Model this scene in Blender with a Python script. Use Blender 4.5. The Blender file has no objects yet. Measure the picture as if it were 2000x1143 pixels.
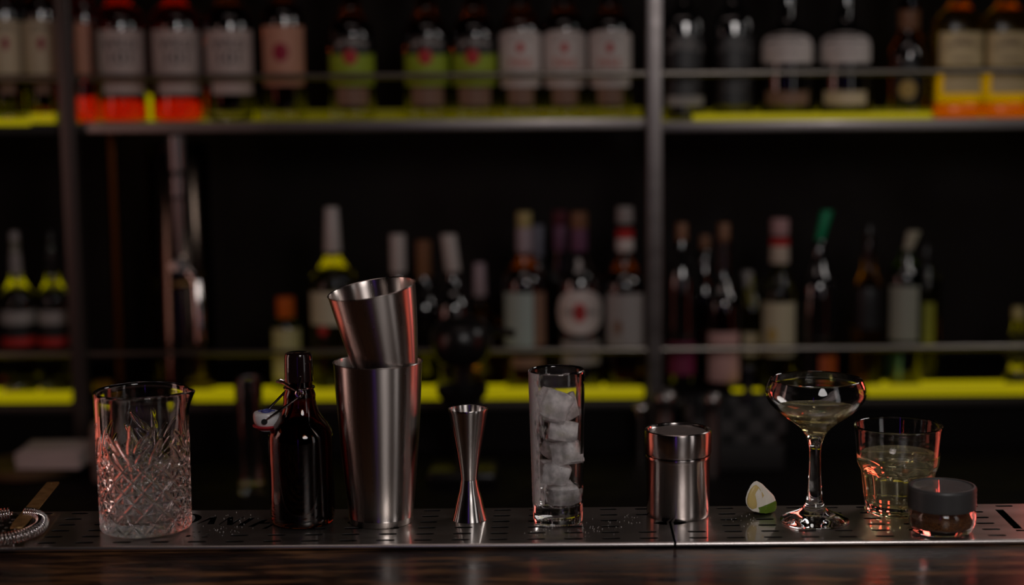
import bpy, bmesh, math, random
from mathutils import Vector, Matrix, noise

random.seed(7)
S = bpy.context.scene
COL = S.collection

# ------------------------------------------------------------------ camera
FPX, CX, CY = 3200.0, 1104.0, 571.5            # focal length and principal point in pixels of the 2000x1143 frame
PITCH, ROLL, EYE = math.atan(411 / 3200), 0.008, 1.508
cd = bpy.data.cameras.new('camera'); cam = bpy.data.objects.new('camera', cd); COL.objects.link(cam)
cd.sensor_width = 36.0; cd.sensor_fit = 'HORIZONTAL'
cd.lens = FPX / 2000 * 36.0
cd.shift_x = -(CX - 1000) / 2000
cd.clip_start = 0.02; cd.clip_end = 50
ROT = Matrix.Rotation(math.pi / 2 - PITCH, 3, 'X') @ Matrix.Rotation(-ROLL, 3, 'Z')
cam.matrix_world = Matrix.Translation((0, 0, EYE)) @ ROT.to_4x4()
cd.dof.use_dof = True
cd.dof.focus_distance = 1.735
cd.dof.aperture_fstop = 1.9
S.camera = cam

# ------------------------------------------------------------------ world, lights, exposure
S.view_settings.view_transform = 'Standard'
S.view_settings.look = 'None'
S.view_settings.exposure = 0.0
S.view_settings.gamma = 1.0
S.view_settings.use_curve_mapping = False
W = bpy.data.worlds.new('dim_bar'); S.world = W; W.use_nodes = True
W.node_tree.nodes['Background'].inputs[0].default_value = (0.5, 0.42, 0.4, 1)
W.node_tree.nodes['Background'].inputs[1].default_value = 0.004
try:
    S.cycles.max_bounces = 14; S.cycles.transmission_bounces = 14; S.cycles.glossy_bounces = 6
    S.cycles.sample_clamp_indirect = 14.0
    S.cycles.use_denoising = True
except Exception:
    pass

def area(name, loc, target, power, color, sx, sy=None, shape=None, spread=None):
    l = bpy.data.lights.new(name, 'AREA'); l.energy = power; l.color = color
    l.shape = shape or ('RECTANGLE' if sy else 'SQUARE'); l.size = sx
    if sy: l.size_y = sy
    if spread: l.spread = spread
    o = bpy.data.objects.new(name, l); COL.objects.link(o)
    o.location = loc
    d = Vector(target) - Vector(loc)
    o.rotation_euler = d.to_track_quat('-Z', 'Y').to_euler()
    return o

area('lamp_octabox', (0.46, 0.20, 1.98), (0.05, 1.9, 1.05), 7.0, (1.0, 0.93, 0.90), 0.55, shape='DISK')
area('lamp_strip_right', (1.10, 0.75, 1.25), (0.0, 1.68, 1.12), 0.9, (1.0, 0.95, 0.93), 0.24, 1.3)
area('lamp_strip_left', (-1.50, 1.62, 1.30), (-0.1, 1.68, 1.12), 1.7, (1.0, 0.62, 0.54), 0.30, 0.9)
area('lamp_red_left', (-1.20, 2.20, 1.02), (-0.2, 1.68, 1.06), 0.62, (1.0, 0.20, 0.13), 0.40, 0.75)
area('lamp_red_right', (1.04, 2.08, 1.00), (0.45, 1.66, 1.06), 0.40, (1.0, 0.15, 0.09), 0.30, 0.50)
area('fill_overhead', (-0.1, 1.75, 2.55), (-0.1, 1.75, 1.05), 1.0, (1.0, 0.78, 0.72), 1.2, 0.35)  # added soft fill, no known fixture: lifts glass rims and tray
area('lamp_red_back', (0.77, 2.26, 1.24), (0.48, 1.66, 1.05), 0.50, (1.0, 0.10, 0.07), 0.12, 0.16)
area('lamp_back_right', (0.98, 2.36, 1.80), (0.35, 1.66, 1.05), 2.0, (1.0, 0.93, 0.88), 0.40, shape='DISK')
area('lamp_violet', (-0.30, -0.6, 1.25), (-0.05, 1.68, 1.1), 0.16, (0.25, 0.05, 1.0), 0.03, 1.0)

# ------------------------------------------------------------------ pixel helpers (a pixel plus a real depth gives a world point)
def ray(u, v):
    return ROT @ Vector(((u - CX) / FPX, -(v - CY) / FPX, -1.0))
def on_z(u, v, z):
    d = ray(u, v); t = (z - EYE) / d.z
    return Vector((0, 0, EYE)) + d * t
def on_y(u, v, y):
    d = ray(u, v); t = y / d.y
    return Vector((0, 0, EYE)) + d * t
def depth(p):
    return -((ROT.transposed() @ (Vector(p) - Vector((0, 0, EYE)))).z)
def scale_at(p):
    return depth(p) / FPX
def z_of(v, x, y):
    """height at which the vertical line through (x, y) shows at pixel row v"""
    RT = ROT.transposed()
    a0 = RT @ Vector((x, y, -EYE)); k = RT @ Vector((0, 0, 1))
    return ((v - CY) * a0.z - FPX * a0.y) / (FPX * k.y - (v - CY) * k.z)

# ------------------------------------------------------------------ materials
MATS = {}
def mat(name, color=(.5, .5, .5), rough=.5, metal=0.0, trans=0.0, ior=1.45, emit=None, estr=0.0, coat=0.0, aniso=0.0, spec=None, sss=0.0):
    if name in MATS: return MATS[name]
    m = bpy.data.materials.new(name); m.use_nodes = True
    b = m.node_tree.nodes['Principled BSDF']
    b.inputs['Base Color'].default_value = (*color, 1)
    b.inputs['Roughness'].default_value = rough
    b.inputs['Metallic'].default_value = metal
    b.inputs['Transmission Weight'].default_value = trans
    b.inputs['IOR'].default_value = ior
    b.inputs['Coat Weight'].default_value = coat
    if spec is not None: b.inputs['Specular IOR Level'].default_value = spec
    if sss:
        b.inputs['Subsurface Weight'].default_value = sss
        b.inputs['Subsurface Radius'].default_value = (.01, .008, .006)
        b.inputs['Subsurface Scale'].default_value = .5
    if aniso:
        b.inputs['Anisotropic'].default_value = aniso; b.inputs['Anisotropic Rotation'].default_value = .25
        t = m.node_tree.nodes.new('ShaderNodeTangent'); t.direction_type = 'RADIAL'; t.axis = 'Z'
        m.node_tree.links.new(t.outputs[0], b.inputs['Tangent'])
    if emit:
        b.inputs['Emission Color'].default_value = (*emit, 1)
        b.inputs['Emission Strength'].default_value = estr
    MATS[name] = m
    return m
def nodes(m): return m.node_tree.nodes, m.node_tree.links, m.node_tree.nodes['Principled BSDF']

def noise_rough(m, scale, lo, hi, stretch=(1, 1, 1), bump=0.0):
    N, L, b = nodes(m)
    tc = N.new('ShaderNodeTexCoord'); mp = N.new('ShaderNodeMapping'); mp.inputs['Scale'].default_value = stretch
    nz = N.new('ShaderNodeTexNoise'); nz.inputs['Scale'].default_value = scale; nz.inputs['Detail'].default_value = 5
    mr = N.new('ShaderNodeMapRange'); mr.inputs['To Min'].default_value = lo; mr.inputs['To Max'].default_value = hi
    mr.inputs['From Min'].default_value = .3; mr.inputs['From Max'].default_value = .7
    L.new(tc.outputs['Object'], mp.inputs[0]); L.new(mp.outputs[0], nz.inputs['Vector'])
    L.new(nz.outputs['Fac'], mr.inputs['Value']); L.new(mr.outputs[0], b.inputs['Roughness'])
    if bump:
        bp = N.new('ShaderNodeBump'); bp.inputs['Strength'].default_value = bump; bp.inputs['Distance'].default_value = .001
        L.new(nz.outputs['Fac'], bp.inputs['Height']); L.new(bp.outputs[0], b.inputs['Normal'])
    return m

steel = noise_rough(mat('brushed_steel', (.60, .54, .51), .28, 1, aniso=.85), 60, .25, .32, (1, 1, .04))
steel_polished = mat('polished_steel', (.62, .58, .56), .09, 1)
steel_dark = mat('dark_steel', (.22, .19, .18), .25, 1)
steel_tray = noise_rough(mat('tray_steel', (.40, .37, .34), .5, 1, coat=1.0), 40, .35, .44, (.06, 1, 1))
steel_tray.node_tree.nodes['Principled BSDF'].inputs['Coat Roughness'].default_value = .07
steel_lip = mat('worn_steel_edge', (.75, .70, .68), .30, 1)
bronze = noise_rough(mat('aged_bronze', (.55, .34, .14), .5, 1), 90, .45, .6)
glass = mat('clear_glass', (1, 1, 1), .0, 0, 1, 1.47)
glass_frosty = mat('misted_glass', (1, 1, 1), .03, 0, 1, 1.47)
liquor = mat('pale_liquor', (.98, .92, .58), .0, 0, .88, 1.35)
water = mat('melt_water', (1, 1, 1), .0, 0, 1, 1.33)
amber_glass = mat('amber_glass', (.20, .045, .012), .02, 0, 1, 1.5)
black_plastic = mat('black_plastic', (.008, .007, .007), .28)
black_matte = mat('black_matte', (.010, .009, .009), .6)
porcelain = mat('white_porcelain', (.72, .70, .70), .18)
red_rubber = mat('red_rubber', (.45, .02, .03), .4)
blue_ink = mat('blue_ink', (.05, .06, .25), .4)
lid_grey = mat('grey_plastic', (.048, .046, .046), .42)
LED_Y = (1.0, .83, .0)
led_front = mat('yellow_led_diffuser', (.03, .025, .004), .5, emit=LED_Y, estr=.26)
led_dim = mat('yellow_led_dim_diffuser', (.03, .025, .004), .5, emit=LED_Y, estr=.06)
led_panel = mat('yellow_led_panel', (.03, .025, .004), .5, emit=LED_Y, estr=.14)
led_back = mat('yellow_led_backlight', (.03, .025, .004), .5, emit=LED_Y, estr=.30)

# ------------------------------------------------------------------ object helpers
def tag(o, label, cat, group=None, kind=None):
    o['label'] = label; o['category'] = cat
    if group: o['group'] = group
    if kind: o['kind'] = kind
    return o
def thing(name, label, cat, loc, rz=0.0, group=None):
    o = bpy.data.objects.new(name, None); COL.objects.link(o); o.empty_display_size = .02
    o.location = loc; o.rotation_euler = (0, 0, rz)
    return tag(o, label, cat, group)
def link_mesh(name, me, m, parent=None, smooth=40):
    for mm in (m if isinstance(m, (list, tuple)) else [m]): me.materials.append(mm)
    if smooth:
        me.polygons.foreach_set('use_smooth', [True] * len(me.polygons))
        me.set_sharp_from_angle(angle=math.radians(smooth))
    o = bpy.data.objects.new(name, me); COL.objects.link(o)
    if parent: o.parent = parent
    return o
def obj(name, bm, m, parent=None, smooth=40):
    me = bpy.data.meshes.new(name)
    bmesh.ops.recalc_face_normals(bm, faces=bm.faces)
    bm.to_mesh(me); bm.free()
    return link_mesh(name, me, m, parent, smooth)
def structure(o):
    o['kind'] = 'structure'; return o

def lathe_bm(prof, seg=64, rfun=None, bm=None):
    """prof: list of (r, z) bottom to top and on round; rfun(theta, r, z, index) may reshape the section"""
    bm = bm or bmesh.new(); rings = []
    for i, (r, z) in enumerate(prof):
        if r < 1e-6:
            rings.append([bm.verts.new((0, 0, z))]); continue
        ring = []
        for k in range(seg):
            th = 2 * math.pi * k / seg
            rr = rfun(th, r, z, i) if rfun else r
            ring.append(bm.verts.new((rr * math.cos(th), rr * math.sin(th), z)))
        rings.append(ring)
    for a, b in zip(rings, rings[1:]):
        if len(a) == 1 and len(b) == 1: continue
        for k in range(seg):
            k2 = (k + 1) % seg
            if len(a) == 1: bm.faces.new((a[0], b[k2], b[k]))
            elif len(b) == 1: bm.faces.new((a[k], a[k2], b[0]))
            else: bm.faces.new((a[k], a[k2], b[k2], b[k]))
    return bm
def closed_lathe_bm(prof, seg=64, rfun=None):
    """a tube-like ring: last profile point joins the first"""
    bm = bmesh.new(); rings = []
    for i, (r, z) in enumerate(prof):
        rings.append([bm.verts.new(((rfun(2*math.pi*k/seg, r, z, i) if rfun else r) * math.cos(2*math.pi*k/seg),
                                    (rfun(2*math.pi*k/seg, r, z, i) if rfun else r) * math.sin(2*math.pi*k/seg), z)) for k in range(seg)])
    n = len(rings)
    for i in range(n):
        a, b = rings[i], rings[(i + 1) % n]
        for k in range(seg):
            k2 = (k + 1) % seg
            bm.faces.new((a[k], a[k2], b[k2], b[k]))
    return bm
def smooth_prof(pts, sub=5):
    """Catmull-Rom through (r, z) points"""
    out = []
    n = len(pts)
    for i in range(n - 1):
        p0, p1, p2, p3 = pts[max(i-1, 0)], pts[i], pts[i+1], pts[min(i+2, n-1)]
        for j in range(sub):
            t = j / sub
            out.append(tuple(.5*((2*p1[c]) + (-p0[c]+p2[c])*t + (2*p0[c]-5*p1[c]+4*p2[c]-p3[c])*t*t + (-p0[c]+3*p1[c]-3*p2[c]+p3[c])*t**3) for c in (0, 1)))
    out.append(tuple(pts[-1]))
    zlo = min(q[1] for q in pts)
    return [(max(r, 0), max(z, zlo)) for r, z in out]
def box_bm(lo, hi, bevel=0.0, bm=None):
    bm2 = bmesh.new()
    bmesh.ops.create_cube(bm2, size=1)
    lo, hi = Vector(lo), Vector(hi); c, d = (lo + hi) / 2, hi - lo
    for v in bm2.verts: v.co = Vector((c.x + v.co.x * d.x, c.y + v.co.y * d.y, c.z + v.co.z * d.z))
    if bevel: bmesh.ops.bevel(bm2, geom=bm2.edges[:], offset=bevel, segments=3, affect='EDGES', profile=.5)
    if bm is None: return bm2
    me = bpy.data.meshes.new('tmp'); bm2.to_mesh(me); bm2.free(); bm.from_mesh(me); bpy.data.meshes.remove(me)
    return bm
def tube_bm(pts, r, seg=8, closed=False, bm=None, radii=None):
    bm = bm or bmesh.new(); pts = [Vector(p) for p in pts]; n = len(pts); rings = []
    t0 = (pts[1] - pts[0]).normalized()
    nrm = t0.orthogonal().normalized()
    for i, p in enumerate(pts):
        a = pts[(i - 1) % n] if (closed or i > 0) else p
        b = pts[(i + 1) % n] if (closed or i < n - 1) else p
        t = (b - a).normalized()
        nrm = (nrm - t * nrm.dot(t)).normalized(); bi = t.cross(nrm)
        rr = radii[i] if radii else r
        rings.append([bm.verts.new(p + (nrm * math.cos(2*math.pi*k/seg) + bi * math.sin(2*math.pi*k/seg)) * rr) for k in range(seg)])
    for i in range(n if closed else n - 1):
        a, b = rings[i], rings[(i + 1) % n]
        for k in range(seg):
            k2 = (k + 1) % seg
            bm.faces.new((a[k], a[k2], b[k2], b[k]))
    if not closed:
        bm.faces.new(rings[0]); bm.faces.new(rings[-1])
    return bm
def plate_mesh(name, outer, holes, z, thick):
    """flat plate with cut-outs (even-odd filled outline given a thickness)"""
    c = bpy.data.curves.new(name, 'CURVE'); c.dimensions = '2D'; c.fill_mode = 'BOTH'; c.extrude = thick / 2
    for poly in [outer] + holes:
        s = c.splines.new('POLY'); s.points.add(len(poly) - 1); s.use_cyclic_u = True
        for p, q in zip(s.points, poly): p.co = (q[0], q[1], 0, 1)
    o = bpy.data.objects.new(name, c); COL.objects.link(o)
    me = bpy.data.meshes.new_from_object(o.evaluated_get(bpy.context.evaluated_depsgraph_get()))
    bpy.data.objects.remove(o); bpy.data.curves.remove(c)
    for v in me.vertices: v.co.z += z - thick / 2
    me.materials.clear()
    return me
TEXTS = {}
def text_verts(body, size):
    key = body
    if key not in TEXTS:
        c = bpy.data.curves.new('lettering', 'FONT'); c.body = body; c.align_x = 'CENTER'; c.size = 1.0; c.resolution_u = 2
        o = bpy.data.objects.new('lettering', c); COL.objects.link(o)
        me = bpy.data.meshes.new_from_object(o.evaluated_get(bpy.context.evaluated_depsgraph_get()))
        vs = [(v.co.x, v.co.y) for v in me.vertices]; fs = [tuple(p.vertices) for p in me.polygons]
        bpy.data.objects.remove(o); bpy.data.curves.remove(c); bpy.data.meshes.remove(me)
        TEXTS[key] = (vs, fs)
    vs, fs = TEXTS[key]
    w = max(v[0] for v in vs) - min(v[0] for v in vs)
    return vs, fs, w
def ellipse_pts(cx, cy, rx, ry, n=14, sq=0.0):
    return [(cx + rx * math.cos(2*math.pi*k/n), cy + ry * math.sin(2*math.pi*k/n)) for k in range(n)]
def slot_pts(cx, cy, L, w, n=5):
    out = []
    for k in range(n): a = -math.pi/2 + math.pi*k/(n-1); out.append((cx + L/2 - w/2 + w/2*math.cos(a), cy + w/2*math.sin(a)))
    for k in range(n): a = math.pi/2 + math.pi*k/(n-1); out.append((cx - L/2 + w/2 + w/2*math.cos(a), cy + w/2*math.sin(a)))
    return out

# ================================================================== the room
wall_paint = noise_rough(mat('dark_wall_paint', (.011, .0065, .006), .6, spec=.2), 6, .5, .75)
floor_m = noise_rough(mat('dark_floor', (.012, .010, .010), .5), 5, .35, .6)
structure(obj('floor', box_bm((-2.8, -2.2, -.1), (2.8, 3.35, 0)), floor_m))
structure(obj('ceiling', box_bm((-2.8, -2.2, 3.0), (2.8, 3.35, 3.1)), wall_paint))
structure(obj('wall_back', box_bm((-2.8, 3.2, 0), (2.8, 3.35, 3.0)), wall_paint))
structure(obj('wall_front', box_bm((-2.8, -2.2, 0), (2.8, -2.1, 3.0)), wall_paint))
structure(obj('wall_left', box_bm((-2.8, -2.1, 0), (-2.7, 3.2, 3.0)), wall_paint))
structure(obj('wall_right', box_bm((2.7, -2.1, 0), (2.8, 3.2, 3.0)), wall_paint))

# ================================================================== front bar counter and drip trays
ZT = 1.05                      # top of the drip trays
ZW = ZT - .0045                # wooden bar top
YF, YB = 1.594, 1.734
def wood_material():
    m = mat('worn_bar_wood', (.02, .012, .010), .3, spec=.3)
    N, L, b = nodes(m)
    tc = N.new('ShaderNodeTexCoord')
    mp = N.new('ShaderNodeMapping'); mp.inputs['Scale'].default_value = (6, 42, 6)
    n1 = N.new('ShaderNodeTexNoise'); n1.inputs['Scale'].default_value = 1.6; n1.inputs['Detail'].default_value = 8; n1.inputs['Roughness'].default_value = .6
    L.new(tc.outputs['Object'], mp.inputs[0]); L.new(mp.outputs[0], n1.inputs['Vector'])
    r1 = N.new('ShaderNodeValToRGB')
    r1.color_ramp.elements[0].position = .38; r1.color_ramp.elements[0].color = (.007, .0035, .0025, 1)
    r1.color_ramp.elements[1].position = .66; r1.color_ramp.elements[1].color = (.24, .115, .045, 1)
    e = r1.color_ramp.elements.new(.50); e.color = (.026, .011, .006, 1)
    L.new(n1.outputs['Fac'], r1.inputs[0]); L.new(r1.outputs[0], b.inputs['Base Color'])
    mr = N.new('ShaderNodeMapRange'); mr.inputs['To Min'].default_value = .12; mr.inputs['To Max'].default_value = .50
    L.new(n1.outputs['Fac'], mr.inputs['Value']); L.new(mr.outputs[0], b.inputs['Roughness'])
    bp = N.new('ShaderNodeBump'); bp.inputs['Strength'].default_value = .12; bp.inputs['Distance'].default_value = .002
    L.new(n1.outputs['Fac'], bp.inputs['Height']); L.new(bp.outputs[0], b.inputs['Normal'])
    return m
bar = thing('bar_counter', 'dark worn wooden bar counter across the front carrying the steel drip trays', 'counter', (0, 1.3, 0))
def local(bm, root):
    inv = root.matrix_basis.inverted(); bmesh.ops.transform(bm, matrix=inv, verts=bm.verts[:]); return bm
def part(name, bm, m, root, smooth=40):
    """bm in world coordinates -> child of root"""
    return obj(name, local(bm, root), m, root, smooth)
for e_ in (bar,): e_.matrix_basis = Matrix.Translation(e_.location)
part('counter_top', box_bm((-1.6, .95, ZW - .05), (1.6, YF - .0005, ZW), .002), wood_material(), bar)
part('recess_ledge', box_bm((-1.6, YF, .98), (1.6, 1.70, 1.005)), black_matte, bar)
part('counter_body', box_bm((-1.55, 1.05, 0), (1.55, 1.66, .98)), black_matte, bar)

PX, PY = .03805, .0229
rows = [1.6110 + PY * k for k in range(6)]
XJ = .1078                     # where the two trays meet
def px_poly(pts): return [tuple(on_z(u, v, ZT)[:2]) for u, v in pts]
def k10(pts, ox=360, oy=985, s=.1): return [(ox + x * s, oy + y * s) for x, y in pts]
letters = [px_poly(k10(q)) for q in (
    # cut-out italic letters of the left tray, as far as they can be read
    [(110,185),(200,185),(290,205),(340,240),(335,280),(290,315),(200,355),(100,385),(95,375),(180,320),(215,270),(200,225),(150,205),(105,200)],
    [(235,388),(500,252),(640,240),(580,392),(440,394),(505,300),(262,388)],
    [(655,404),(850,262),(868,244),(955,240),(950,352),(1150,236),(1190,222),(1165,250),(930,410),(832,410),(842,300),(690,402)],
    [(1030,420),(1262,266),(1390,264),(1135,424)],
    [(1235,440),(1530,300),(1640,298),(1560,352),(1690,352),(1650,380),(1460,384),(1350,442)],
    [(1510,480),(1690,390),(1760,392),(1600,482)])]
small_marks = [px_poly(k10(q)) for q in (
    [(20,640),(50,605),(110,598),(135,615),(100,640)], [(320,640),(360,622),(440,620),(475,632),(440,648),(350,650)],
    [(150,548),(180,540),(215,546),(180,556)], [(265,548),(300,525),(335,535),(300,552)], [(160,640),(190,632),(225,640),(190,648)],
    [(380,598),(440,582),(530,588),(470,604)])]
def tray(name, label, x0, x1, xs, skip, extra, group):
    root = thing(name, label, 'drip tray', ((x0 + x1) / 2, (YF + YB) / 2, ZT - .025), group=group)
    root.matrix_basis = Matrix.Translation(root.location)
    bb = [(min(q[0] for q in e), max(q[0] for q in e), min(q[1] for q in e), max(q[1] for q in e)) for e in extra]
    clear = lambda x, y: not any(a - .0105 < x < b + .0105 and c - .004 < y < d + .004 for a, b, c, d in bb)
    holes = [slot_pts(x, y, .0192, .0062) for x in xs for y in rows if not skip(x, y) and clear(x, y) and x0 + .012 < x < x1 - .012] + extra
    outer = [(x0, YF), (x1, YF), (x1, YB), (x0, YB)]
    me = plate_mesh('top_plate', outer, holes, ZT, .0005)
    for v in me.vertices: v.co -= root.location
    link_mesh('top_plate', me, steel_tray, root, smooth=0)
    bm = bmesh.new(); n = 40
    sec = [(-.0004, -.0046), (-.0022, -.0030), (-.0024, -.0008), (-.0012, .0006), (.0012, .0008), (.0022, 0.0), (.0022, -.0046)]
    A = [bm.verts.new((x0 + .0002, YF + y, ZT + z)) for y, z in sec]; B = [bm.verts.new((x1 - .0002, YF + y, ZT + z)) for y, z in sec]
    for i in range(len(sec)):
        j = (i + 1) % len(sec); bm.faces.new((A[i], A[j], B[j], B[i]))
    bm.faces.new(A); bm.faces.new(B)
    part('front_lip', bm, steel_lip, root, smooth=70)
    bm = bmesh.new()
    box_bm((x0, YF + .003, ZT - .022), (x1, YB, ZT - .020), bm=bm)
    for a, b in (((x0, YB - .002), (x1, YB)), ((x0, YF + .0025), (x0 + .0015, YB)), ((x1 - .0015, YF + .0025), (x1, YB))):
        box_bm((a[0], a[1], ZT - .021), (b[0], b[1], ZT - .0007), bm=bm)
    part('drip_pan', bm, black_matte, root)
    return root
xl = [.08251 - PX * k for k in range(24)]
def skip_left(x, y):
    if -.405 < x < -.268: return y > rows[1] + .004 and not (x > -.33 and y > rows[5] - .002)
    if -.50 < x <= -.405: return True if y > rows[0] + .004 and x > -.46 else False
    return False
half_hole = ellipse_pts(XJ, 1.668, .0215, .0105, 20)
left_half = [p for p in half_hole if p[0] <= XJ - .0006]
right_half = [p for p in half_hole if p[0] >= XJ + .0006]
import functools
def notch(pts, x, side):
    return pts
tray('drip_tray', 'long steel drip tray with slots and cut-out lettering, under shakers and bottle', -.95, XJ - .0012, xl, skip_left,
     letters + small_marks + [[(XJ - .0035, 1.6600), (XJ - .0035, 1.6760), (XJ - .010, 1.6745), (XJ - .018, 1.668), (XJ - .010, 1.6615)]], 'drip trays along the bar')
xr = [.13267 + .03772 * k for k in range(24)]
big = [px_poly([(1900 + x * .0787, 970 + y * .0787) for x, y in q]) for q in
       ([(545, 322), (750, 325), (1235, 800), (1025, 798)], [(1060, 822), (1500, 822), (1560, 862), (1085, 862)])]
tray('drip_tray', 'slotted steel drip tray under the stemmed glass, tumbler and spice jar', XJ + .0012, 1.25, xr,
     lambda x, y: (x > .443 and rows[0] + .004 < y < rows[5] - .004 ) or (abs(x - .13267) < .01 and 1.65 < y < 1.69), big +
     [[(XJ + .0035, 1.6600), (XJ + .0035, 1.6760), (XJ + .010, 1.6745), (XJ + .018, 1.668), (XJ + .010, 1.6615)]], 'drip trays along the bar')

# ================================================================== back bar: shelving, counter, LED strips
YS = 2.80                      # front face of both bottle shelves
ZU = 1.4440                    # top of the upper shelf
ZL = .9905                     # top of the raised lower shelf
ZC = .870                      # back counter
frame_steel = noise_rough(mat('frame_steel', (.24, .215, .21), .35, .85), 30, .3, .45, (.2, 1, 1))
shelf = thing('bottle_shelving', 'steel framed bottle shelving with yellow lit shelf behind the bar', 'shelving', (0, YS, ZC - .0))
shelf.matrix_basis = Matrix.Translation(shelf.location)
post_x = on_y(1278, 300, YS - .015).x; postl_x = on_y(138, 300, YS - .015).x
part('upright', box_bm((post_x - .0125, YS - .030, ZC + .0004), (post_x + .0125, YS - .0055, 2.2), .002), frame_steel, shelf)
part('upright', box_bm((postl_x - .0125, YS - .030, ZC + .0004), (postl_x + .0125, YS - .0055, 2.2), .002), mat('dark_frame_steel', (.10, .085, .08), .4, .8), shelf)
ZUL, ZUM, ZUR = 1.4445, 1.4460, 1.4405          # the three bays differ a little in height
for xa, xb, zu, bm_ in ((-1.5, postl_x - .013, ZUL, black_matte), (postl_x + .013, post_x - .013, ZUM, frame_steel), (post_x + .013, 1.2, ZUR, frame_steel)):
    part('shelf_bar', box_bm((xa, YS - .004, zu - .0175), (xb, YS + .008, zu + .0008), .002), bm_, shelf)
    part('shelf_panel', box_bm((xa, YS + .0085, zu - .010), (xb, YS + .16, zu - .002)), mat('black_acrylic', (.01, .01, .01), .15), shelf)
    part('lit_panel', box_bm((xa, YS + .012, zu - .0018), (xb, YS + .135, zu)), led_panel, shelf)
    part('led_strip', box_bm((xa, YS + .150, zu), (xb, YS + .158, zu + .016), .001), led_dim, shelf)
part('led_strip', box_bm((on_y(1352, 228, YS).x, YS - .010, z_of(233, .4, YS)), (on_y(1818, 228, YS).x, YS - .0045, z_of(221, .4, YS)), .002), led_front, shelf)
part('led_strip', box_bm((-1.5, YS - .010, z_of(245, -.95, YS)), (on_y(62, 240, YS).x, YS - .0045, z_of(232, -.95, YS)), .001), led_front, shelf)
yb = YS + .14
for ua, ub, vt, zu in ((148, 396, 186, ZUM), (1830, 2060, 126, ZUR), (64, 118, 190, ZUL)):
    part('led_backlight', box_bm((on_y(ua, 210, yb).x, YS + .142, zu), (on_y(ub, 210, yb).x, YS + .149, z_of(vt, on_y(ua, 210, yb).x, yb)), .001), led_back, shelf)
zr = z_of(146, -.1, YS - .015)
part('guard_rail', tube_bm([(-1.5, YS - .012, zr), (1.2, YS - .012, zr)], .0052, 12), mat('rail_steel', (.30, .27, .24), .3, 1), shelf)

counter_m = noise_rough(mat('black_counter', (.005, .004, .004), .5, spec=.08), 20, .5, .7)
bc = thing('back_counter', 'black back bar counter with yellow lit raised bottle step', 'counter', (0, 2.9, 0)); bc.matrix_basis = Matrix.Translation(bc.location)
part('worktop', box_bm((-1.7, 2.30, ZC - .04), (1.7, 3.19, ZC), .002), counter_m, bc)
part('cabinet_base', box_bm((-1.68, 2.36, 0), (1.68, 3.19, ZC - .04)), counter_m, bc)
ZLS = ZL - .018
part('bottle_step', box_bm((-1.7, YS + .0045, ZC), (1.7, 3.19, ZLS - .002)), mat('black_step', (.005, .004, .004), .6, spec=.1), bc)
part('step_edge', box_bm((-1.7, YS - .002, ZL - .046), (1.7, YS + .0035, ZL - .033), .001), frame_steel if False else mat('dark_edge_steel', (.08, .07, .065), .4, .8), bc)
zl0, zl1 = ZL - .0275, ZL - .0075
for a, b in ((-60, 142), (372, 875), (918, 1258), (1690, 2080)):
    part('led_strip', box_bm((on_y(a, 765, YS).x, YS - .003, zl0), (on_y(b, 765, YS).x, YS + .0035, zl1), .006), led_front, bc)
low_panel = mat('yellow_led_panel_lower', (.03, .025, .004), .5, emit=LED_Y, estr=.35)
for a, b in ((-60, 140), (374, 872), (922, 1255), (1432, 1490), (1512, 1546), (1694, 2080)):
    part('lit_panel', box_bm((on_y(a, 765, YS).x, YS + .006, ZLS - .0018), (on_y(b, 765, YS).x, YS + (.085 if not 1300 < a < 1600 else .03), ZLS)), low_panel, bc)
zr2 = z_of(685, -.1, YS - .012)
for xa, xb in ((-1.7, postl_x - .0132), (postl_x + .0132, post_x - .0132), (post_x + .0132, 1.7)):
    part('guard_rail', tube_bm([(xa, YS - .012, zr2), (xb, YS - .012, zr2)], .0050, 12), MATS['rail_steel'], bc)

# ================================================================== bottles
def sec_fun(sq):
    """section radius multiplier: 0 round .. 1 rounded square"""
    if not sq: return None
    def f(th, r, z, i=None):
        c, s = abs(math.cos(th)), abs(math.sin(th)); p = 7.0
        k = (c**p + s**p) ** (-1.0/p)
        return r * (1 + (k - 1) * sq)
    return f
def label_patch(rfun, ang0, ang1, z0, z1, off, arch=0.0, n=18, shape='rect', taper=None):
    """a paper label lying on the glass; angles measured from the viewer-facing side (-Y)"""
    bm = bmesh.new(); cols = []
    m = 6
    for i in range(n + 1):
        t = i / n; a = ang0 + (ang1 - ang0) * t; u = 2 * t - 1
        if shape == 'round':
            h = math.sqrt(max(0, 1 - u * u)); zc, hh = (z0 + z1) / 2, (z1 - z0) / 2 * h
            lo, hi = zc - hh - 1e-5, zc + hh + 1e-5
        else:
            lo, hi = z0, z1 - arch * u * u
        col = []
        for j in range(m + 1):
            z = lo + (hi - lo) * j / m; r = rfun(a, z) + off
            th = -math.pi / 2 + a
            col.append(bm.verts.new((r * math.cos(th), r * math.sin(th), z)))
        cols.append(col)
    for a, b in zip(cols, cols[1:]):
        for j in range(m): bm.faces.new((a[j], b[j], b[j+1], a[j+1]))
    return bm
def lettering(rfun, text, ang, z, width, off, arc=0.0):
    vs, fs, w = text_verts(text, 1.0); k = width / w
    bm = bmesh.new(); bv = []
    for x, y in vs:
        xx = x * k; zz = z + y * k + arc * (1 - (2 * xx / width) ** 2)
        r = rfun(ang, zz); a = ang + xx / max(r, .01); th = -math.pi / 2 + a
        r = rfun(a, zz) + off
        bv.append(bm.verts.new((r * math.cos(th), r * math.sin(th), zz)))
    for f in fs:
        try: bm.faces.new([bv[i] for i in f])
        except Exception: pass
    return bm
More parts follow.
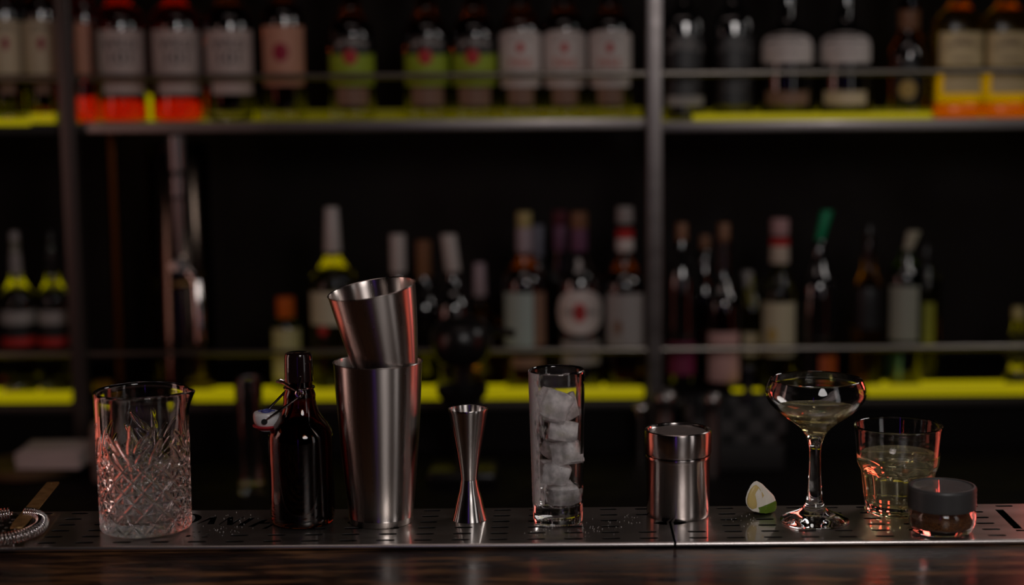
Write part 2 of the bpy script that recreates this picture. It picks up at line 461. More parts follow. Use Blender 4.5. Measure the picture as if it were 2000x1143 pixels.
def bottle(name, label, cat, group, cx, Y, zb, prof, glassm, labels=(), caps=(), sq=0.0, rot=None, seg=40):
    """prof: (pixel row, pixel radius) upwards; labels/caps likewise in pixels; everything turned into metres at depth Y"""
    p0 = Vector((0, 0, 0)); vb = 571
    X = on_y(cx, prof[0][0] if prof[0][0] > 0 else 200, Y).x
    s = scale_at((X, Y, (zb + .1)))
    root = thing(name, label, cat, (X, Y, zb), (-math.atan2(X, Y) if rot is None else rot), group)
    zz = lambda v: z_of(v, X, Y) - zb
    P = [(r * s, zz(v)) for v, r in prof]
    r0 = P[0][0]
    z0 = P[0][1]
    body = [(0, .003), (r0 * .6, .0025), (r0 * .86, 0.0), (r0 * .96, .002), (r0, .006)] + [(r, z) for r, z in P if z > .008]
    top_r, top_z = body[-1]
    body += [(top_r * .9, top_z + .001), (0, top_z + .001)]
    sf = sec_fun(sq)
    zmax_sq = max([z for r, z in P if r > r0 * .8] + [0])
    def rf(th, r, z, i=None):
        if not sf: return r
        k = 1.0 if z <= zmax_sq else max(0.0, 1 - (z - zmax_sq) / .03)
        return r + (sf(th, r, z) - r) * k
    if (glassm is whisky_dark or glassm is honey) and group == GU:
        hb = .026 if glassm is honey else .017  # honey: band tinted with the orange glow; whisky: clear glass foot
        obj('glass_base', lathe_bm([(0, .003), (r0 * .6, .0025), (r0 * .86, 0.0), (r0 * .96, .002), (r0, .006), (r0, hb - .001), (r0 * .98, hb), (0, hb)], seg, rf), honey_base_glow if glassm is honey else clear_b, root)
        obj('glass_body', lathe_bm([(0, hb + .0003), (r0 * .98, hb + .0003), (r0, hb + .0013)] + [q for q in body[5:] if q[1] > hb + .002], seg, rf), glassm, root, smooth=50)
    else:
        obj('glass_body', lathe_bm(body, seg, rf), glassm, root, smooth=50)
    def rad(a, z):
        b = body[4:-2]
        r = b[0][0]
        for (ra, za), (rb, zb_) in zip(b, b[1:]):
            if za <= z <= zb_: r = ra + (rb - ra) * (z - za) / max(zb_ - za, 1e-6); break
        else:
            if z > b[-1][1]: r = b[-1][0]
        return rf(-math.pi / 2 + a, r, z)
    n = 0
    for L in labels:
        if 'text' in L and 'y0' not in L: continue
        za, zb2 = zz(L['y1']), zz(L['y0'])
        zm = (za + zb2) / 2; rm = rad(0, zm) / s
        cl = lambda q: math.asin(max(-.985, min(.985, q / rm)))
        a0, a1 = cl(L['x0'] - cx), cl(L['x1'] - cx)
        if sq: a0 *= .9; a1 *= .9
        lb = obj(L.get('name', 'front_label'), label_patch(rad, a0, a1, za, zb2, L.get('off', .0006), L.get('arch', 0) * s, shape=L.get('shape', 'rect')), L['m'], root)
        for T in L.get('text', ()):
            tx, yy, wpx, tm, arc = T
            z = zz(yy); a = math.asin(max(-.9, min(.9, (0 if 'tx' not in L else L['tx'] - cx) / rm))) if 'tx' in L else (a0 + a1) / 2
            obj('lettering', lettering(rad, tx, a, z, wpx * s, L.get('off', .0006) + .0013, arc * s), tm, lb, smooth=0)
        for D in L.get('dots', ()):
            dx, dy, rx, ry, dm = D
            a = math.asin(max(-.9, min(.9, (dx - cx) / rm))); da = rx / rm
            obj('emblem', label_patch(rad, a - da, a + da, zz(dy + ry), zz(dy - ry), L.get('off', .0006) + .0009, shape='round', n=14), dm, lb)
    for C in caps:
        nm, y0, y1, ra, rb, cm = C[:6]
        za, zb2 = zz(y1), zz(y0)
        dx = (C[6] * s if len(C) > 6 else 0)
        bm = lathe_bm([(0, za), (ra * s * .96, za), (ra * s, za + .0012), (rb * s, zb2 - .0012), (rb * s * .92, zb2), (0, zb2)], 28)
        if dx:
            for v in bm.verts: v.co.x += dx * (v.co.z - za) / max(zb2 - za, 1e-6)
        obj(nm, bm, cm, root)
    return root

def ink(name, c, rough=.55): return mat(name, c, rough)
cream = ink('cream_paper', (.62, .50, .34)); paper = ink('white_paper', (.62, .55, .52)); pinkish = ink('greyish_pink_paper', (.50, .40, .37))
peach = ink('peach_paper', (.55, .27, .18)); greenp = ink('green_paper', (.30, .40, .02)); dark_ink = ink('dark_ink', (.04, .03, .03)); red_ink = ink('red_ink', (.45, .02, .02))
crimson = ink('crimson_ink', (.30, .0, .03)); orange_ink = ink('orange_red_ink', (.60, .12, .07)); grey_ink = ink('grey_ink', (.16, .15, .15)); brownp = ink('brown_paper', (.22, .12, .08))
blackp = ink('black_paper', (.012, .011, .012), .4); pale_grey = ink('pale_grey_paper', (.34, .31, .30)); honeyp = ink('honey_paper', (.72, .56, .30)); tealp = ink('pale_teal_paper', (.33, .40, .37))
pinkp = ink('pink_paper', (.48, .27, .25)); violet = ink('violet_foil', (.16, .06, .12)); magenta = ink('magenta_paper', (.16, .01, .05)); goldp = ink('gold_paper', (.45, .30, .08))
whisky = mat('whisky_glass', (.42, .055, .008), .05, 0, 1, 1.42)
whisky_dark = mat('dark_whisky_glass', (.16, .03, .008), .03, 0, 1, 1.5, coat=1.0)
whisky_red = mat('red_whisky_glass', (1.0, .022, .0), .12, 0, 1, 1.38, coat=1.0)
honey = mat('honey_liquor_glass', (1.0, .62, .01), .22, 0, 1, 1.38)
honey_base_glow = mat('orange_base_glow_tint', (1.0, .20, .0), .22, 0, 1, 1.38)  # orange backlight glow at the bottle foot, put into the tint
dark_green = mat('dark_green_glass', (.03, .06, .02), .03, 0, 1, 1.5, coat=1.0)
black_glass = mat('black_glass', (.006, .005, .005), .05, ior=1.7, coat=1.0)
clear_b = mat('clear_bottle_glass', (.85, .86, .70), .02, 0, 1, 1.42)
yellowish = mat('yellow_liquor_glass', (.80, .75, .12), .08, 0, 1, 1.38)
amberb = mat('amber_liquor_glass', (.75, .28, .02), .1, 0, 1, 1.4)
cap_black = mat('cap_black', (.012, .01, .01), .35); cap_orange = mat('cap_orange', (.50, .10, .01), .4); cap_white = mat('cap_white', (.50, .45, .43), .45)
cap_grey = mat('cap_grey', (.30, .27, .26), .4); cap_gold = mat('cap_gold', (.42, .34, .14), .4); cap_green = mat('cap_green', (.0, .22, .09), .4); cap_brown = mat('cap_brown', (.22, .10, .05), .45)
GU, GL = 'bottles on the upper shelf', 'bottles on the lower lit shelf'
YU = 2.868

def std(r, ysh, yn, rn, ytop=-85, base=232):
    """bottle outline: body, rounded shoulder, neck"""
    h = ysh - yn
    return [(base, r), (ysh + .12*h, r), (ysh - .12*h, r*.985), (ysh - .35*h, r*.90), (ysh - .6*h, rn + (r-rn)*.45), (ysh - .85*h, rn + (r-rn)*.14), (yn, rn), (ytop + 30, rn*.92), (ytop, rn*.9)]
def topcap(r, m=cap_black, y0=-120, y1=-55): return [('cap', y0, y1, r, r, m)]

# --- upper shelf, left of the left upright
for cx, lab in ((18, 'cream labelled whisky bottle at the left picture edge, upper shelf'), (87, 'cream labelled whisky bottle against the left upright, upper shelf')):
    bottle('whisky_bottle', lab, 'bottle', GU, cx, YU, ZUL, std(33.5, 22, -25, 14), whisky_dark,
           [dict(y0=40, y1=146, x0=cx-33, x1=cx+33, m=cream, arch=6, text=(('JOHN', 62, 34, dark_ink, 2),), dots=((cx, 86, 6, 13, crimson),)),
            dict(y0=156, y1=184, x0=cx-14, x1=cx+14, m=brownp, name='lower_label')], topcap(16))
# --- upper shelf, middle bay
bottle('whisky_bottle', 'narrow red glowing bottle with orange side label beside the left upright', 'bottle', GU, 172, YU + .03, ZUM, std(26, 30, -20, 12), whisky_red,
       [dict(y0=46, y1=146, x0=155, x1=181, m=peach)], topcap(14))
for cx, gm, lab in ((240, whisky_red, 'grey labelled whisky bottle glowing red, second from left upright'), (349, whisky_red, 'grey labelled whisky bottle glowing red, third from left upright'),
                    (452, whisky_dark, 'grey labelled whisky bottle with dark base beside the two red glowing ones')):
    bottle('whisky_bottle', lab, 'bottle', GU, cx, YU, ZUM, std(49, 45, -8, 17), gm,
           [dict(y0=60, y1=146, x0=cx-44, x1=cx+44, m=pinkish, text=(('WILD', 98, 62, dark_ink, 3), ('101', 126, 40, dark_ink, 0))),
            dict(y0=150, y1=184, x0=cx-34, x1=cx+42, m=pinkish, name='lower_label')], topcap(18))
bottle('whisky_bottle', 'peach labelled whisky bottle with round red emblem, upper shelf', 'bottle', GU, 558, YU, ZUM, std(42, 34, -10, 15), whisky_dark,
       [dict(y0=52, y1=168, x0=519, x1=597, m=peach, dots=((552, 103, 15, 18, crimson),))], topcap(17))
for cx, lab in ((690, 'apple green labelled bottle standing alone in the middle bay'), (836, 'apple green labelled bottle, left one of the close pair'), (928, 'apple green labelled bottle, touching the white labelled bottles')):
    bottle('flavoured_whisky_bottle', lab, 'bottle', GU, cx, YU, ZUM, std(44, 66, 14, 19), whisky_dark,
           [dict(y0=70, y1=108, x0=cx-36, x1=cx+36, m=blackp, arch=8, text=(('JIM BEAM', 96, 62, paper, 8),)),
            dict(y0=106, y1=168, x0=cx-43, x1=cx+43, m=greenp, name='green_label', dots=((cx-3, 112, 14, 15, red_ink),)),
            dict(y0=172, y1=206, x0=cx-30, x1=cx+30, m=brownp, name='lower_label')], topcap(20))
for cx, lab in ((1018, 'white labelled bottle with red emblem, next to the green labelled ones'), (1104, 'white labelled bottle with red emblem, middle of three'), (1192, 'white labelled bottle with red emblem, beside the steel upright')):
    bottle('flavoured_whisky_bottle', lab, 'bottle', GU, cx, YU, ZUM, std(42, 56, 8, 18), whisky_dark,
           [dict(y0=60, y1=142, x0=cx-41, x1=cx+41, m=paper, arch=10, text=(('JIM BEAM', 80, 50, pale_grey, 3), ('FIRE', 132, 42, orange_ink, 0)), dots=((cx, 94, 7, 10, red_ink),)),
            dict(y0=150, y1=170, x0=cx-38, x1=cx+38, m=paper, name='lower_label'),
            dict(y0=172, y1=204, x0=cx-24, x1=cx+24, m=brownp, name='bottom_label')], topcap(19) + [('neck_foil', 40, 52, 20 if cx == 1018 else 17, 24, cap_white if cx == 1018 else cap_black)])
# --- upper shelf, right bay
for cx, lt, lab in ((1336, pale_grey, 'square black labelled bottle with silver neck band beside the upright'), (1432, grey_ink, 'dim square black labelled bottle, second right of the upright')):
    bottle('square_whisky_bottle', lab, 'bottle', GU, cx, YU, ZUR, std(38, 46, 5, 16), black_glass,
           [dict(y0=70, y1=205, x0=cx-36, x1=cx+36, m=blackp, off=.0008, text=(('JACK', 88, 40, lt, 2), ("DANIEL'S", 104, 64, lt, 6), ('No.7', 122, 22, grey_ink, 0), ('Tennessee', 160, 48, grey_ink, 0), ('WHISKEY', 178, 44, grey_ink, 0)))]
           + ([dict(y0=188, y1=206, x0=cx-33, x1=cx+33, m=pale_grey, name='lower_label', off=.0012)] if cx < 1400 else []),
           topcap(17) + ([('neck_band', 44, 58, 34, 34, cap_white)] if cx < 1400 else []), sq=.55, rot=0)
for cx, c2, lab in ((1537, brownp, 'round shouldered bottle with arched white label and dim lower label'), (1650, cream, 'round shouldered bottle with arched white label and cream lower label')):
    bottle('cognac_bottle', lab, 'bottle', GU, cx, YU, ZUR, [(232, 52), (95, 53), (82, 51), (70, 44), (60, 32), (50, 22), (38, 17), (0, 15), (-60, 14)], black_glass,
           [dict(y0=64, y1=124, x0=cx-49, x1=cx+47, m=paper, arch=12, text=(('GLEN', 92, 40, pale_grey, 2), ('single malt', 106, 46, pale_grey, 0))),
            dict(y0=178, y1=204, x0=cx-40, x1=cx+40, m=c2, name='lower_label')], topcap(16, y0=-95, y1=-35) + [('neck_band', 20, 42, 11, 9, cap_grey)])
bottle('liqueur_bottle', 'dark bottle with brown neck foil and black shield label, upper shelf', 'bottle', GU, 1772, YU, ZUR, std(38, 108, 55, 20), whisky_dark,
       [dict(y0=118, y1=200, x0=1742, x1=1802, m=blackp, shape='round', dots=((1772, 175, 17, 18, goldp),))], topcap(18) + [('neck_foil', 20, 66, 21, 21, cap_brown)])
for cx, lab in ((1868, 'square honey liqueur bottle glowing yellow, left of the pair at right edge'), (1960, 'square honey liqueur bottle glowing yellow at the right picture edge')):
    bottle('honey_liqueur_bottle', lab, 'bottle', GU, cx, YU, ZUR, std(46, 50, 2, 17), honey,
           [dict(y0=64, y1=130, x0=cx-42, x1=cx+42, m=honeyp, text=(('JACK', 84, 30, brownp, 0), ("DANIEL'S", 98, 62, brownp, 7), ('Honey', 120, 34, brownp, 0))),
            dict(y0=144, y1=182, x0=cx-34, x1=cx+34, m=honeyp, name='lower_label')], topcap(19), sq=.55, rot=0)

# --- lower shelf
YLb = 2.862
BL = 742
for cx, r, lab in ((42, 34.5, 'clear bottle with dark red striped label and grey pourer, left edge'), (112, 32, 'clear bottle with dark red striped label beside the left upright')):
    bottle('spirit_bottle', lab, 'bottle', GL, cx, YLb, ZLS, std(r, 590, 540, 12, 470, BL), clear_b,
           [dict(y0=604, y1=630, x0=cx-r+2, x1=cx+r-2, m=pale_grey), dict(y0=631, y1=655, x0=cx-r+2, x1=cx+r-2, m=blackp, name='middle_label'), dict(y0=656, y1=672, x0=cx-r+2, x1=cx+r-2, m=red_ink, name='lower_label')],
           [('pourer', 452, 535, 13, 9, cap_grey if cx < 60 else cap_black)])
bottle('bitters_bottle', 'small bottle with orange cap and pale label behind the swing-top bottle', 'bottle', GL, 562, YLb, ZLS, std(28, 640, 616, 13, 606, BL), dark_green,
       [dict(y0=640, y1=738, x0=536, x1=589, m=ink('pale_yellow_paper', (.42, .40, .20)))], [('cap', 580, 620, 18, 18, cap_orange)])
bottle('vermouth_bottle', 'yellow green bottle with white label and white pourer behind the shaker tins', 'bottle', GL, 656, YLb, ZLS, std(46, 556, 500, 15, 478, BL), yellowish,
       [dict(y0=566, y1=630, x0=612, x1=700, m=ink('pale_label', (.52, .50, .36)), dots=((634, 640, 10, 9, red_ink),))], [('pourer', 405, 492, 17, 13, cap_white)])
for cx, r, y0, y1, m, lab, dx in ((782, 36, 458, 532, cap_white, 'black wine bottle with white neck wrap right of the upper shaker tin', 0), (832, 36, 470, 540, cap_brown, 'black wine bottle with brown neck wrap between two white wrapped ones', 0),
                        (888, 38, 458, 530, cap_white, 'black wine bottle with tilted white neck wrap', -8)):
    bottle('wine_bottle', lab, 'bottle', GL, cx, YLb + (.085 if cx == 832 else 0), ZLS, std(r, 610, 545, 13, 500, BL), black_glass, [], [('neck_wrap', y0, y1, 15, 15, m, dx)])
bottle('brandy_bottle', 'round amber bottle with pink neck wrap behind the citrus press', 'bottle', GL, 940, YLb + .085, ZLS, std(44, 640, 585, 12, 560, BL), amberb, [], [('neck_wrap', 514, 578, 13, 11, ink('pink_wrap', (.40, .30, .34)))])
bottle('gin_bottle', 'bottle with pale teal label and yellow cap behind the tall glass', 'bottle', GL, 1027, YLb, ZLS, std(42, 556, 500, 14, 470, BL), whisky_dark,
       [dict(y0=568, y1=672, x0=988, x1=1043, m=tealp), dict(y0=568, y1=672, x0=1045, x1=1066, m=brownp, name='side_label'), dict(y0=692, y1=712, x0=1000, x1=1060, m=brownp, name='lower_label')],
       [('cap', 414, 444, 15, 15, cap_gold), ('neck_wrap', 445, 492, 16, 16, ink('lilac_wrap', (.36, .29, .32)))])
bottle('dark_bottle', 'dim bottle with blue grey neck behind the teal labelled bottle', 'bottle', GL, 1053, YLb + .075, ZLS, std(19, 560, 510, 12, 480, BL), black_glass, [], [('neck_wrap', 440, 510, 11, 11, ink('blue_grey_wrap', (.14, .14, .18)))])
bottle('dark_bottle', 'dim bottle with purple neck behind the round labelled bottle', 'bottle', GL, 1096, YLb + .075, ZLS, std(19, 560, 500, 12, 470, BL), black_glass, [], [('cap', 412, 440, 15, 15, mat('cap_maroon', (.10, .02, .03), .4)), ('neck_wrap', 440, 490, 13, 13, violet)])
bottle('vermouth_bottle', 'black bottle with round white label and red centre emblem', 'bottle', GL, 1133, YLb, ZLS, std(45, 560, 490, 15, 470, BL), black_glass,
       [dict(y0=562, y1=648, x0=1091, x1=1176, m=paper, shape='round', dots=((1133, 605, 13, 18, red_ink),), text=(('MARTINI', 611, 66, dark_ink, 0),)),
        dict(y0=660, y1=706, x0=1099, x1=1171, m=pale_grey, name='lower_label', text=(('VERMOUTH', 680, 56, grey_ink, 0), ('rosso', 694, 28, grey_ink, 0)))],
       [('cap', 414, 446, 17, 16, cap_brown), ('neck_wrap', 446, 490, 16, 16, violet)])
bottle('rum_bottle', 'bottle with red and white neck bands and pale label beside the steel upright', 'bottle', GL, 1221, YLb, ZLS, std(42, 560, 505, 15, 490, BL), whisky_dark,
       [dict(y0=570, y1=672, x0=1186, x1=1256, m=pale_grey, dots=((1208, 634, 8, 14, brownp),))],
       [('cap', 404, 436, 17, 16, cap_grey), ('neck_band', 448, 466, 17, 17, red_ink), ('neck_wrap', 466, 490, 17, 17, paper)])
bottle('liqueur_bottle', 'slim black bottle with dark magenta label, first right of the steel upright', 'bottle', GL, 1331, YLb, ZLS, std(31, 560, 470, 11, 450, BL), black_glass,
       [dict(y0=664, y1=728, x0=1306, x1=1356, m=magenta)], [('cap', 436, 470, 11, 11, cap_brown)])
bottle('dark_bottle', 'dim black bottle behind between magenta and pink labelled bottles', 'bottle', GL, 1376, YLb + .080, ZLS, std(28, 590, 520, 12, 490, BL), black_glass, [], [('cap', 460, 486, 10, 10, cap_brown)])
bottle('liqueur_bottle', 'dark bottle with pink label and long neck, lower shelf right bay', 'bottle', GL, 1412, YLb, ZLS, std(39, 600, 540, 15, 470, BL), whisky_dark,
       [dict(y0=644, y1=740, x0=1384, x1=1442, m=pinkp)], [('cap', 436, 476, 12, 12, cap_brown)])
bottle('liqueur_bottle', 'bottle with pale yellow label tucked behind the pink labelled one', 'bottle', GL, 1466, YLb + .085, ZLS, std(32, 610, 560, 12, 540, BL), yellowish,
       [dict(y0=646, y1=690, x0=1442, x1=1494, m=cream)], [('neck_wrap', 530, 600, 9, 11, cap_grey, -8)])  # the tilted grey neck_wrap is a slanted highlight built as a part
bottle('rum_bottle', 'bottle with red and white banded neck and tall cream label', 'bottle', GL, 1520, YLb - .004, ZLS, std(33, 576, 528, 14, 515, BL), yellowish,
       [dict(y0=588, y1=692, x0=1489, x1=1551, m=ink('cream_grey_paper', (.46, .40, .27)), dots=((1508, 650, 10, 14, goldp),))],
       [('cap', 428, 460, 18, 18, ink('rose_white', (.42, .24, .24))), ('neck_band', 466, 480, 19, 19, red_ink), ('neck_wrap', 480, 514, 19, 18, ink('cream_wrap', (.50, .40, .32)))])
bottle('amaro_bottle', 'black bottle with bright green pourer, lower shelf right bay', 'bottle', GL, 1597, YLb, ZLS, std(38, 570, 500, 13, 470, BL), black_glass,
       [dict(y0=690, y1=730, x0=1600, x1=1632, m=ink('orange_red_paper', (.35, .06, .01)))], [('pourer', 412, 470, 9, 12, cap_green, 14)])
bottle('liqueur_bottle', 'slim dark bottle with amber base, left of the green bottle with cream pourer', 'bottle', GL, 1693, YLb, ZLS, std(29, 580, 520, 12, 460, BL), amberb,
       [dict(y0=560, y1=640, x0=1667, x1=1719, m=blackp)], [('pourer', 440, 500, 9, 11, cap_black)])
bottle('gin_bottle', 'green bottle with whitish label and tilted cream pourer', 'bottle', GL, 1765, YLb, ZLS, std(35, 545, 500, 14, 488, BL), dark_green,
       [dict(y0=556, y1=662, x0=1736, x1=1790, m=ink('pale_mint_paper', (.27, .27, .22)))], [('pourer', 452, 498, 8, 13, ink('cream_plastic', (.40, .36, .27)), 14)])
bottle('liqueur_bottle', 'yellow green bottle behind the whitish labelled green bottle', 'bottle', GL, 1804, YLb + .06, ZLS, std(30, 560, 520, 12, 500, BL), mat('olive_liquor', (.55, .55, .10), .1, 0, 1, 1.4),
       [dict(y0=588, y1=672, x0=1790, x1=1822, m=ink('olive_paper', (.22, .22, .02)))], [('cap', 480, 515, 12, 12, cap_black)])
bottle('liqueur_bottle', 'ornate golden yellow bottle at the right picture edge, lower shelf', 'bottle', GL, 1985, YLb, ZLS,
       [(BL, 26), (735, 28), (722, 16), (710, 12), (700, 20), (688, 22), (676, 14), (664, 18), (655, 16), (645, 10), (620, 9)], yellowish, [], [('cap', 600, 624, 12, 12, cap_gold)])

# ================================================================== things on the back counter
def on_counter(u, v): return on_z(u, v, ZC)
# beer tower
Yt = 2.90
Xt = on_y(352, 500, Yt).x; st = scale_at((Xt, Yt, 1.2)); zt = lambda v: z_of(v, Xt, Yt - .11) - ZLS
tw = thing('beer_tower', 'tall glossy dark beer tap tower standing on the lit step at left', 'beer tap', (Xt, Yt, ZLS), -math.atan2(Xt, Yt))
tower_m = mat('tower_black_chrome', (.10, .075, .06), .16, 1)
obj('column', lathe_bm([(0, 0), (.066, 0), (.066, .012), (.058, .016), (.056, .43), (.052, .436), (0, .436)], 48), tower_m, tw)
tb = tube_bm([(0, -.05, zt(520)), (0, -.115, zt(520))], .011, 14); tube_bm([(-.004, -.10, zt(522)), (-.012, -.120, zt(520))], .008, 12, bm=tb)
obj('tap_body', tb, mat('dull_steel', (.30, .28, .27), .35, 1), tw)
hz = lambda v, x=0.0: (x, -.105, zt(v))
obj('tap_handle', tube_bm([hz(500), hz(440), hz(392), hz(388), hz(384), hz(345), hz(340), hz(334), hz(268), hz(262)], .012, 14,
    radii=[.007, .010, .012, .006, .013, .013, .006, .014, .015, .010]), mat('tap_handle_dark', (.30, .27, .27), .22, .7), tw)
obj('tap_spout', tube_bm([(.012, -.10, zt(530)), (.026, -.11, zt(552)), (.028, -.112, zt(664)), (.028, -.112, zt(670))], .0105, 14), steel_polished, tw)
obj('tap_collar', closed_lathe_bm([(.017, zt(560)), (.019, zt(556)), (.017, zt(552)), (.012, zt(556))], 20), bronze, tw).location = (.0, -.1, 0)
pp = on_y(232, 600, 2.93)
tag(obj('copper_pipe', tube_bm([(pp.x, 2.93, ZLS), (pp.x, 2.93, ZU - .012)], .010, 16), mat('dark_copper', (.10, .035, .01), .35, 1)), 'dim copper pipe rising left of the beer tap tower', 'pipe')

# tall clear glass vase in front of the step
q = on_counter(492, 962)
sv = scale_at(q); H = z_of(738, q.x, q.y) - ZC; rv = 27 * sv
vs_ = thing('tall_clear_glass', 'tall clear straight glass on the back counter, left of the swing-top bottle', 'glass', q)
obj('glass_body', lathe_bm([(0, 0), (rv*.9, 0), (rv*.92, .002), (rv, H - .002), (rv*.97, H), (rv*.94, H - .002), (rv*.92, .014), (0, .012)], 40), glass, vs_)
# citrus press
q = on_counter(905, 935)
cpx = thing('citrus_press', 'black lever citrus press standing on the back counter behind the jigger', 'citrus press', (q.x, q.y, ZC))
zq = lambda v: z_of(v, q.x, q.y) - ZC
obj('base', box_bm((-.055, -.05, 0), (.055, .06, .02), .006), black_plastic, cpx)
obj('column', tube_bm([(0, .035, .018), (0, .035, zq(628))], .016, 16), black_plastic, cpx)
obj('press_head', lathe_bm(smooth_prof([(0, zq(712)), (.030, zq(710)), (.046, zq(690)), (.050, zq(660)), (.042, zq(634)), (.022, zq(620)), (0, zq(618))], 3), 32), black_plastic, cpx)
obj('lever', tube_bm([(0, .03, zq(636)), (.04, .01, zq(646)), (.085, -.01, zq(651))], .007, 12), black_plastic, cpx)
obj('cup', lathe_bm([(0, zq(800)), (.020, zq(800)), (.040, zq(770)), (.042, zq(756)), (.038, zq(757)), (.018, zq(795)), (0, zq(797))], 28), black_plastic, cpx)
# black woven caddy with a chequer pattern
ql, qr = on_counter(1334, 912), on_counter(1532, 912)
cd_ = thing('woven_basket', 'black woven basket with chequered weave on the back counter, right of the upright', 'basket', ((ql.x + qr.x) / 2, ql.y, ZC))
zk = lambda v: z_of(v, ql.x, ql.y) - ZC
def chequer():
    m = mat('black_weave', (.01, .01, .01), .5); N, L, b = nodes(m)
    tc = N.new('ShaderNodeTexCoord'); ck = N.new('ShaderNodeTexChecker'); ck.inputs['Scale'].default_value = 43
    mp = N.new('ShaderNodeMapping'); mp.inputs['Location'].default_value = (.003, .4, .004)
    ck.inputs['Color1'].default_value = (.050, .046, .046, 1); ck.inputs['Color2'].default_value = (.003, .003, .003, 1)
    L.new(tc.outputs['Object'], mp.inputs[0]); L.new(mp.outputs[0], ck.inputs['Vector']); L.new(ck.outputs['Color'], b.inputs['Base Color'])
    return m
hw = (qr.x - ql.x) / 2
obj('basket_wall', closed_lathe_bm([(hw*1.0, zk(856)), (hw*1.0, zk(784)), (hw*.96, zk(784)), (hw*.96, zk(856))], 48, lambda th, r, z, i: r * (abs(math.cos(th))**8 + abs(math.sin(th)/.55)**8) ** (-1/8)), chequer(), cd_)
obj('basket_stand', box_bm((-hw*.95, -hw*.5, 0.0), (hw*.95, hw*.5, zk(857)), .004), black_matte, cd_)
# muddler standing in the basket, steel spoon jar beside it
bx, by = cd_.location.x, cd_.location.y
zz_ = lambda v: z_of(v, on_y(1461, 760, by).x, by)
xm = on_y(1461, 760, by).x
tag(obj('muddler', lathe_bm(smooth_prof([(0, zz_(856)), (.013, zz_(856)), (.012, zz_(830)), (.008, zz_(775)), (.0065, zz_(742)), (.010, zz_(728)), (.0095, zz_(716)), (0, zz_(711))], 4), 24), mat('dark_blue_black', (.012, .012, .018), .3)), 'black muddler standing upright in the chequered basket', 'muddler').location = (xm, by, 0)
q = on_counter(1252, 900)
tj = thing('bar_spoon', 'slim steel bar spoon handle standing at the foot of the upright', 'bar spoon', (q.x, q.y, ZC))
zq = lambda v: z_of(v, q.x, q.y) - ZC
obj('handle', tube_bm([(0, 0, .0), (0, 0, zq(815)), (0, 0, zq(806))], .007, 12), steel_polished, tj)
obj('knob', lathe_bm(smooth_prof([(0, zq(808)), (.010, zq(803)), (.012, zq(798)), (.009, zq(791)), (0, zq(789))], 3), 20), steel_polished, tj)
for u, v, nm, lab in ((1322, 786, 'bottle_stopper', 'grey steel bottle stopper just right of the upright, above the basket'), (1386, 784, 'bottle_stopper', 'small steel bottle stopper standing in front of the chequered basket')):
    q = on_y(u, v + 12, by - .01 if u < 1330 else by - hw*.1)
    if u < 1330:
        o = tag(obj(nm, lathe_bm(smooth_prof([(0, 0), (.016, 0), (.017, .03), (.014, .10), (.019, .115), (.019, .128), (.010, .138), (0, .139)], 4), 24), mat('dull_steel', (.30, .28, .27), .35, 1)), lab, 'bottle stopper'); o.location = (q.x - .02, by - .03, ZC)
    else:
        o = tag(obj(nm, lathe_bm(smooth_prof([(0, 0), (.010, 0), (.009, .10), (.013, .118), (.014, .128), (.009, .138), (0, .140)], 4), 24), MATS['dull_steel']), lab, 'bottle stopper'); o.location = (q.x, by - hw*.55 - .022, ZC)
# napkins on a wooden board, white cup
q = on_counter(105, 925)
bd = tag(obj('serving_board', lathe_bm([(0, 0), (.078, 0), (.080, .004), (.080, .012), (.077, .015), (0, .015)], 48), noise_rough(mat('board_wood', (.10, .055, .025), .5), 30, .4, .6)), 'round dark wooden board on the back counter at far left', 'board')
bd.location = (q.x - .045, q.y + .02, ZC)
def napkins(z0):
    bm = bmesh.new()
    for k in range(9):
        a = random.uniform(-.05, .05); z = z0 + .0032 * k
        b2 = box_bm((-.053, -.045, z), (.053, .045, z + .0028), .001)
        bmesh.ops.rotate(b2, verts=b2.verts[:], cent=(0, 0, 0), matrix=Matrix.Rotation(a, 3, 'Z'))
        me = bpy.data.meshes.new('t'); b2.to_mesh(me); b2.free(); bm.from_mesh(me); bpy.data.meshes.remove(me)
    return bm
for k in range(9):
    b2 = box_bm((-.053, -.045, 0), (.053, .045, .0030), .001)
    o = obj('paper_napkin', b2, mat('napkin_paper', (.55, .47, .45), .8)); o.location = (q.x + .004 + random.uniform(-.003, .003), q.y + .01, ZC + .0153 + .0033 * k); o.rotation_euler = (0, 0, random.uniform(-.06, .06))
    tag(o, 'folded white paper napkin in the stack on the round wooden board', 'napkin', 'stack of paper napkins')
q = on_counter(212, 938)
sc_ = scale_at(q)
pc = thing('squeeze_bottle', 'pale plastic squeeze bottle seen through and beside the cut mixing glass', 'squeeze bottle', (q.x, q.y, ZC))
hq = z_of(812, q.x, q.y) - ZC
obj('body', lathe_bm([(0, 0), (.024, 0), (.026, .003), (.026, hq*.8), (.021, hq*.9), (.010, hq), (0, hq)], 32), mat('milky_plastic', (.16, .14, .13), .4), pc)
obj('nozzle', lathe_bm([(0, hq), (.009, hq), (.004, hq + .03), (0, hq + .03)], 20), mat('milky_plastic_cap', (.14, .12, .11), .4), pc)
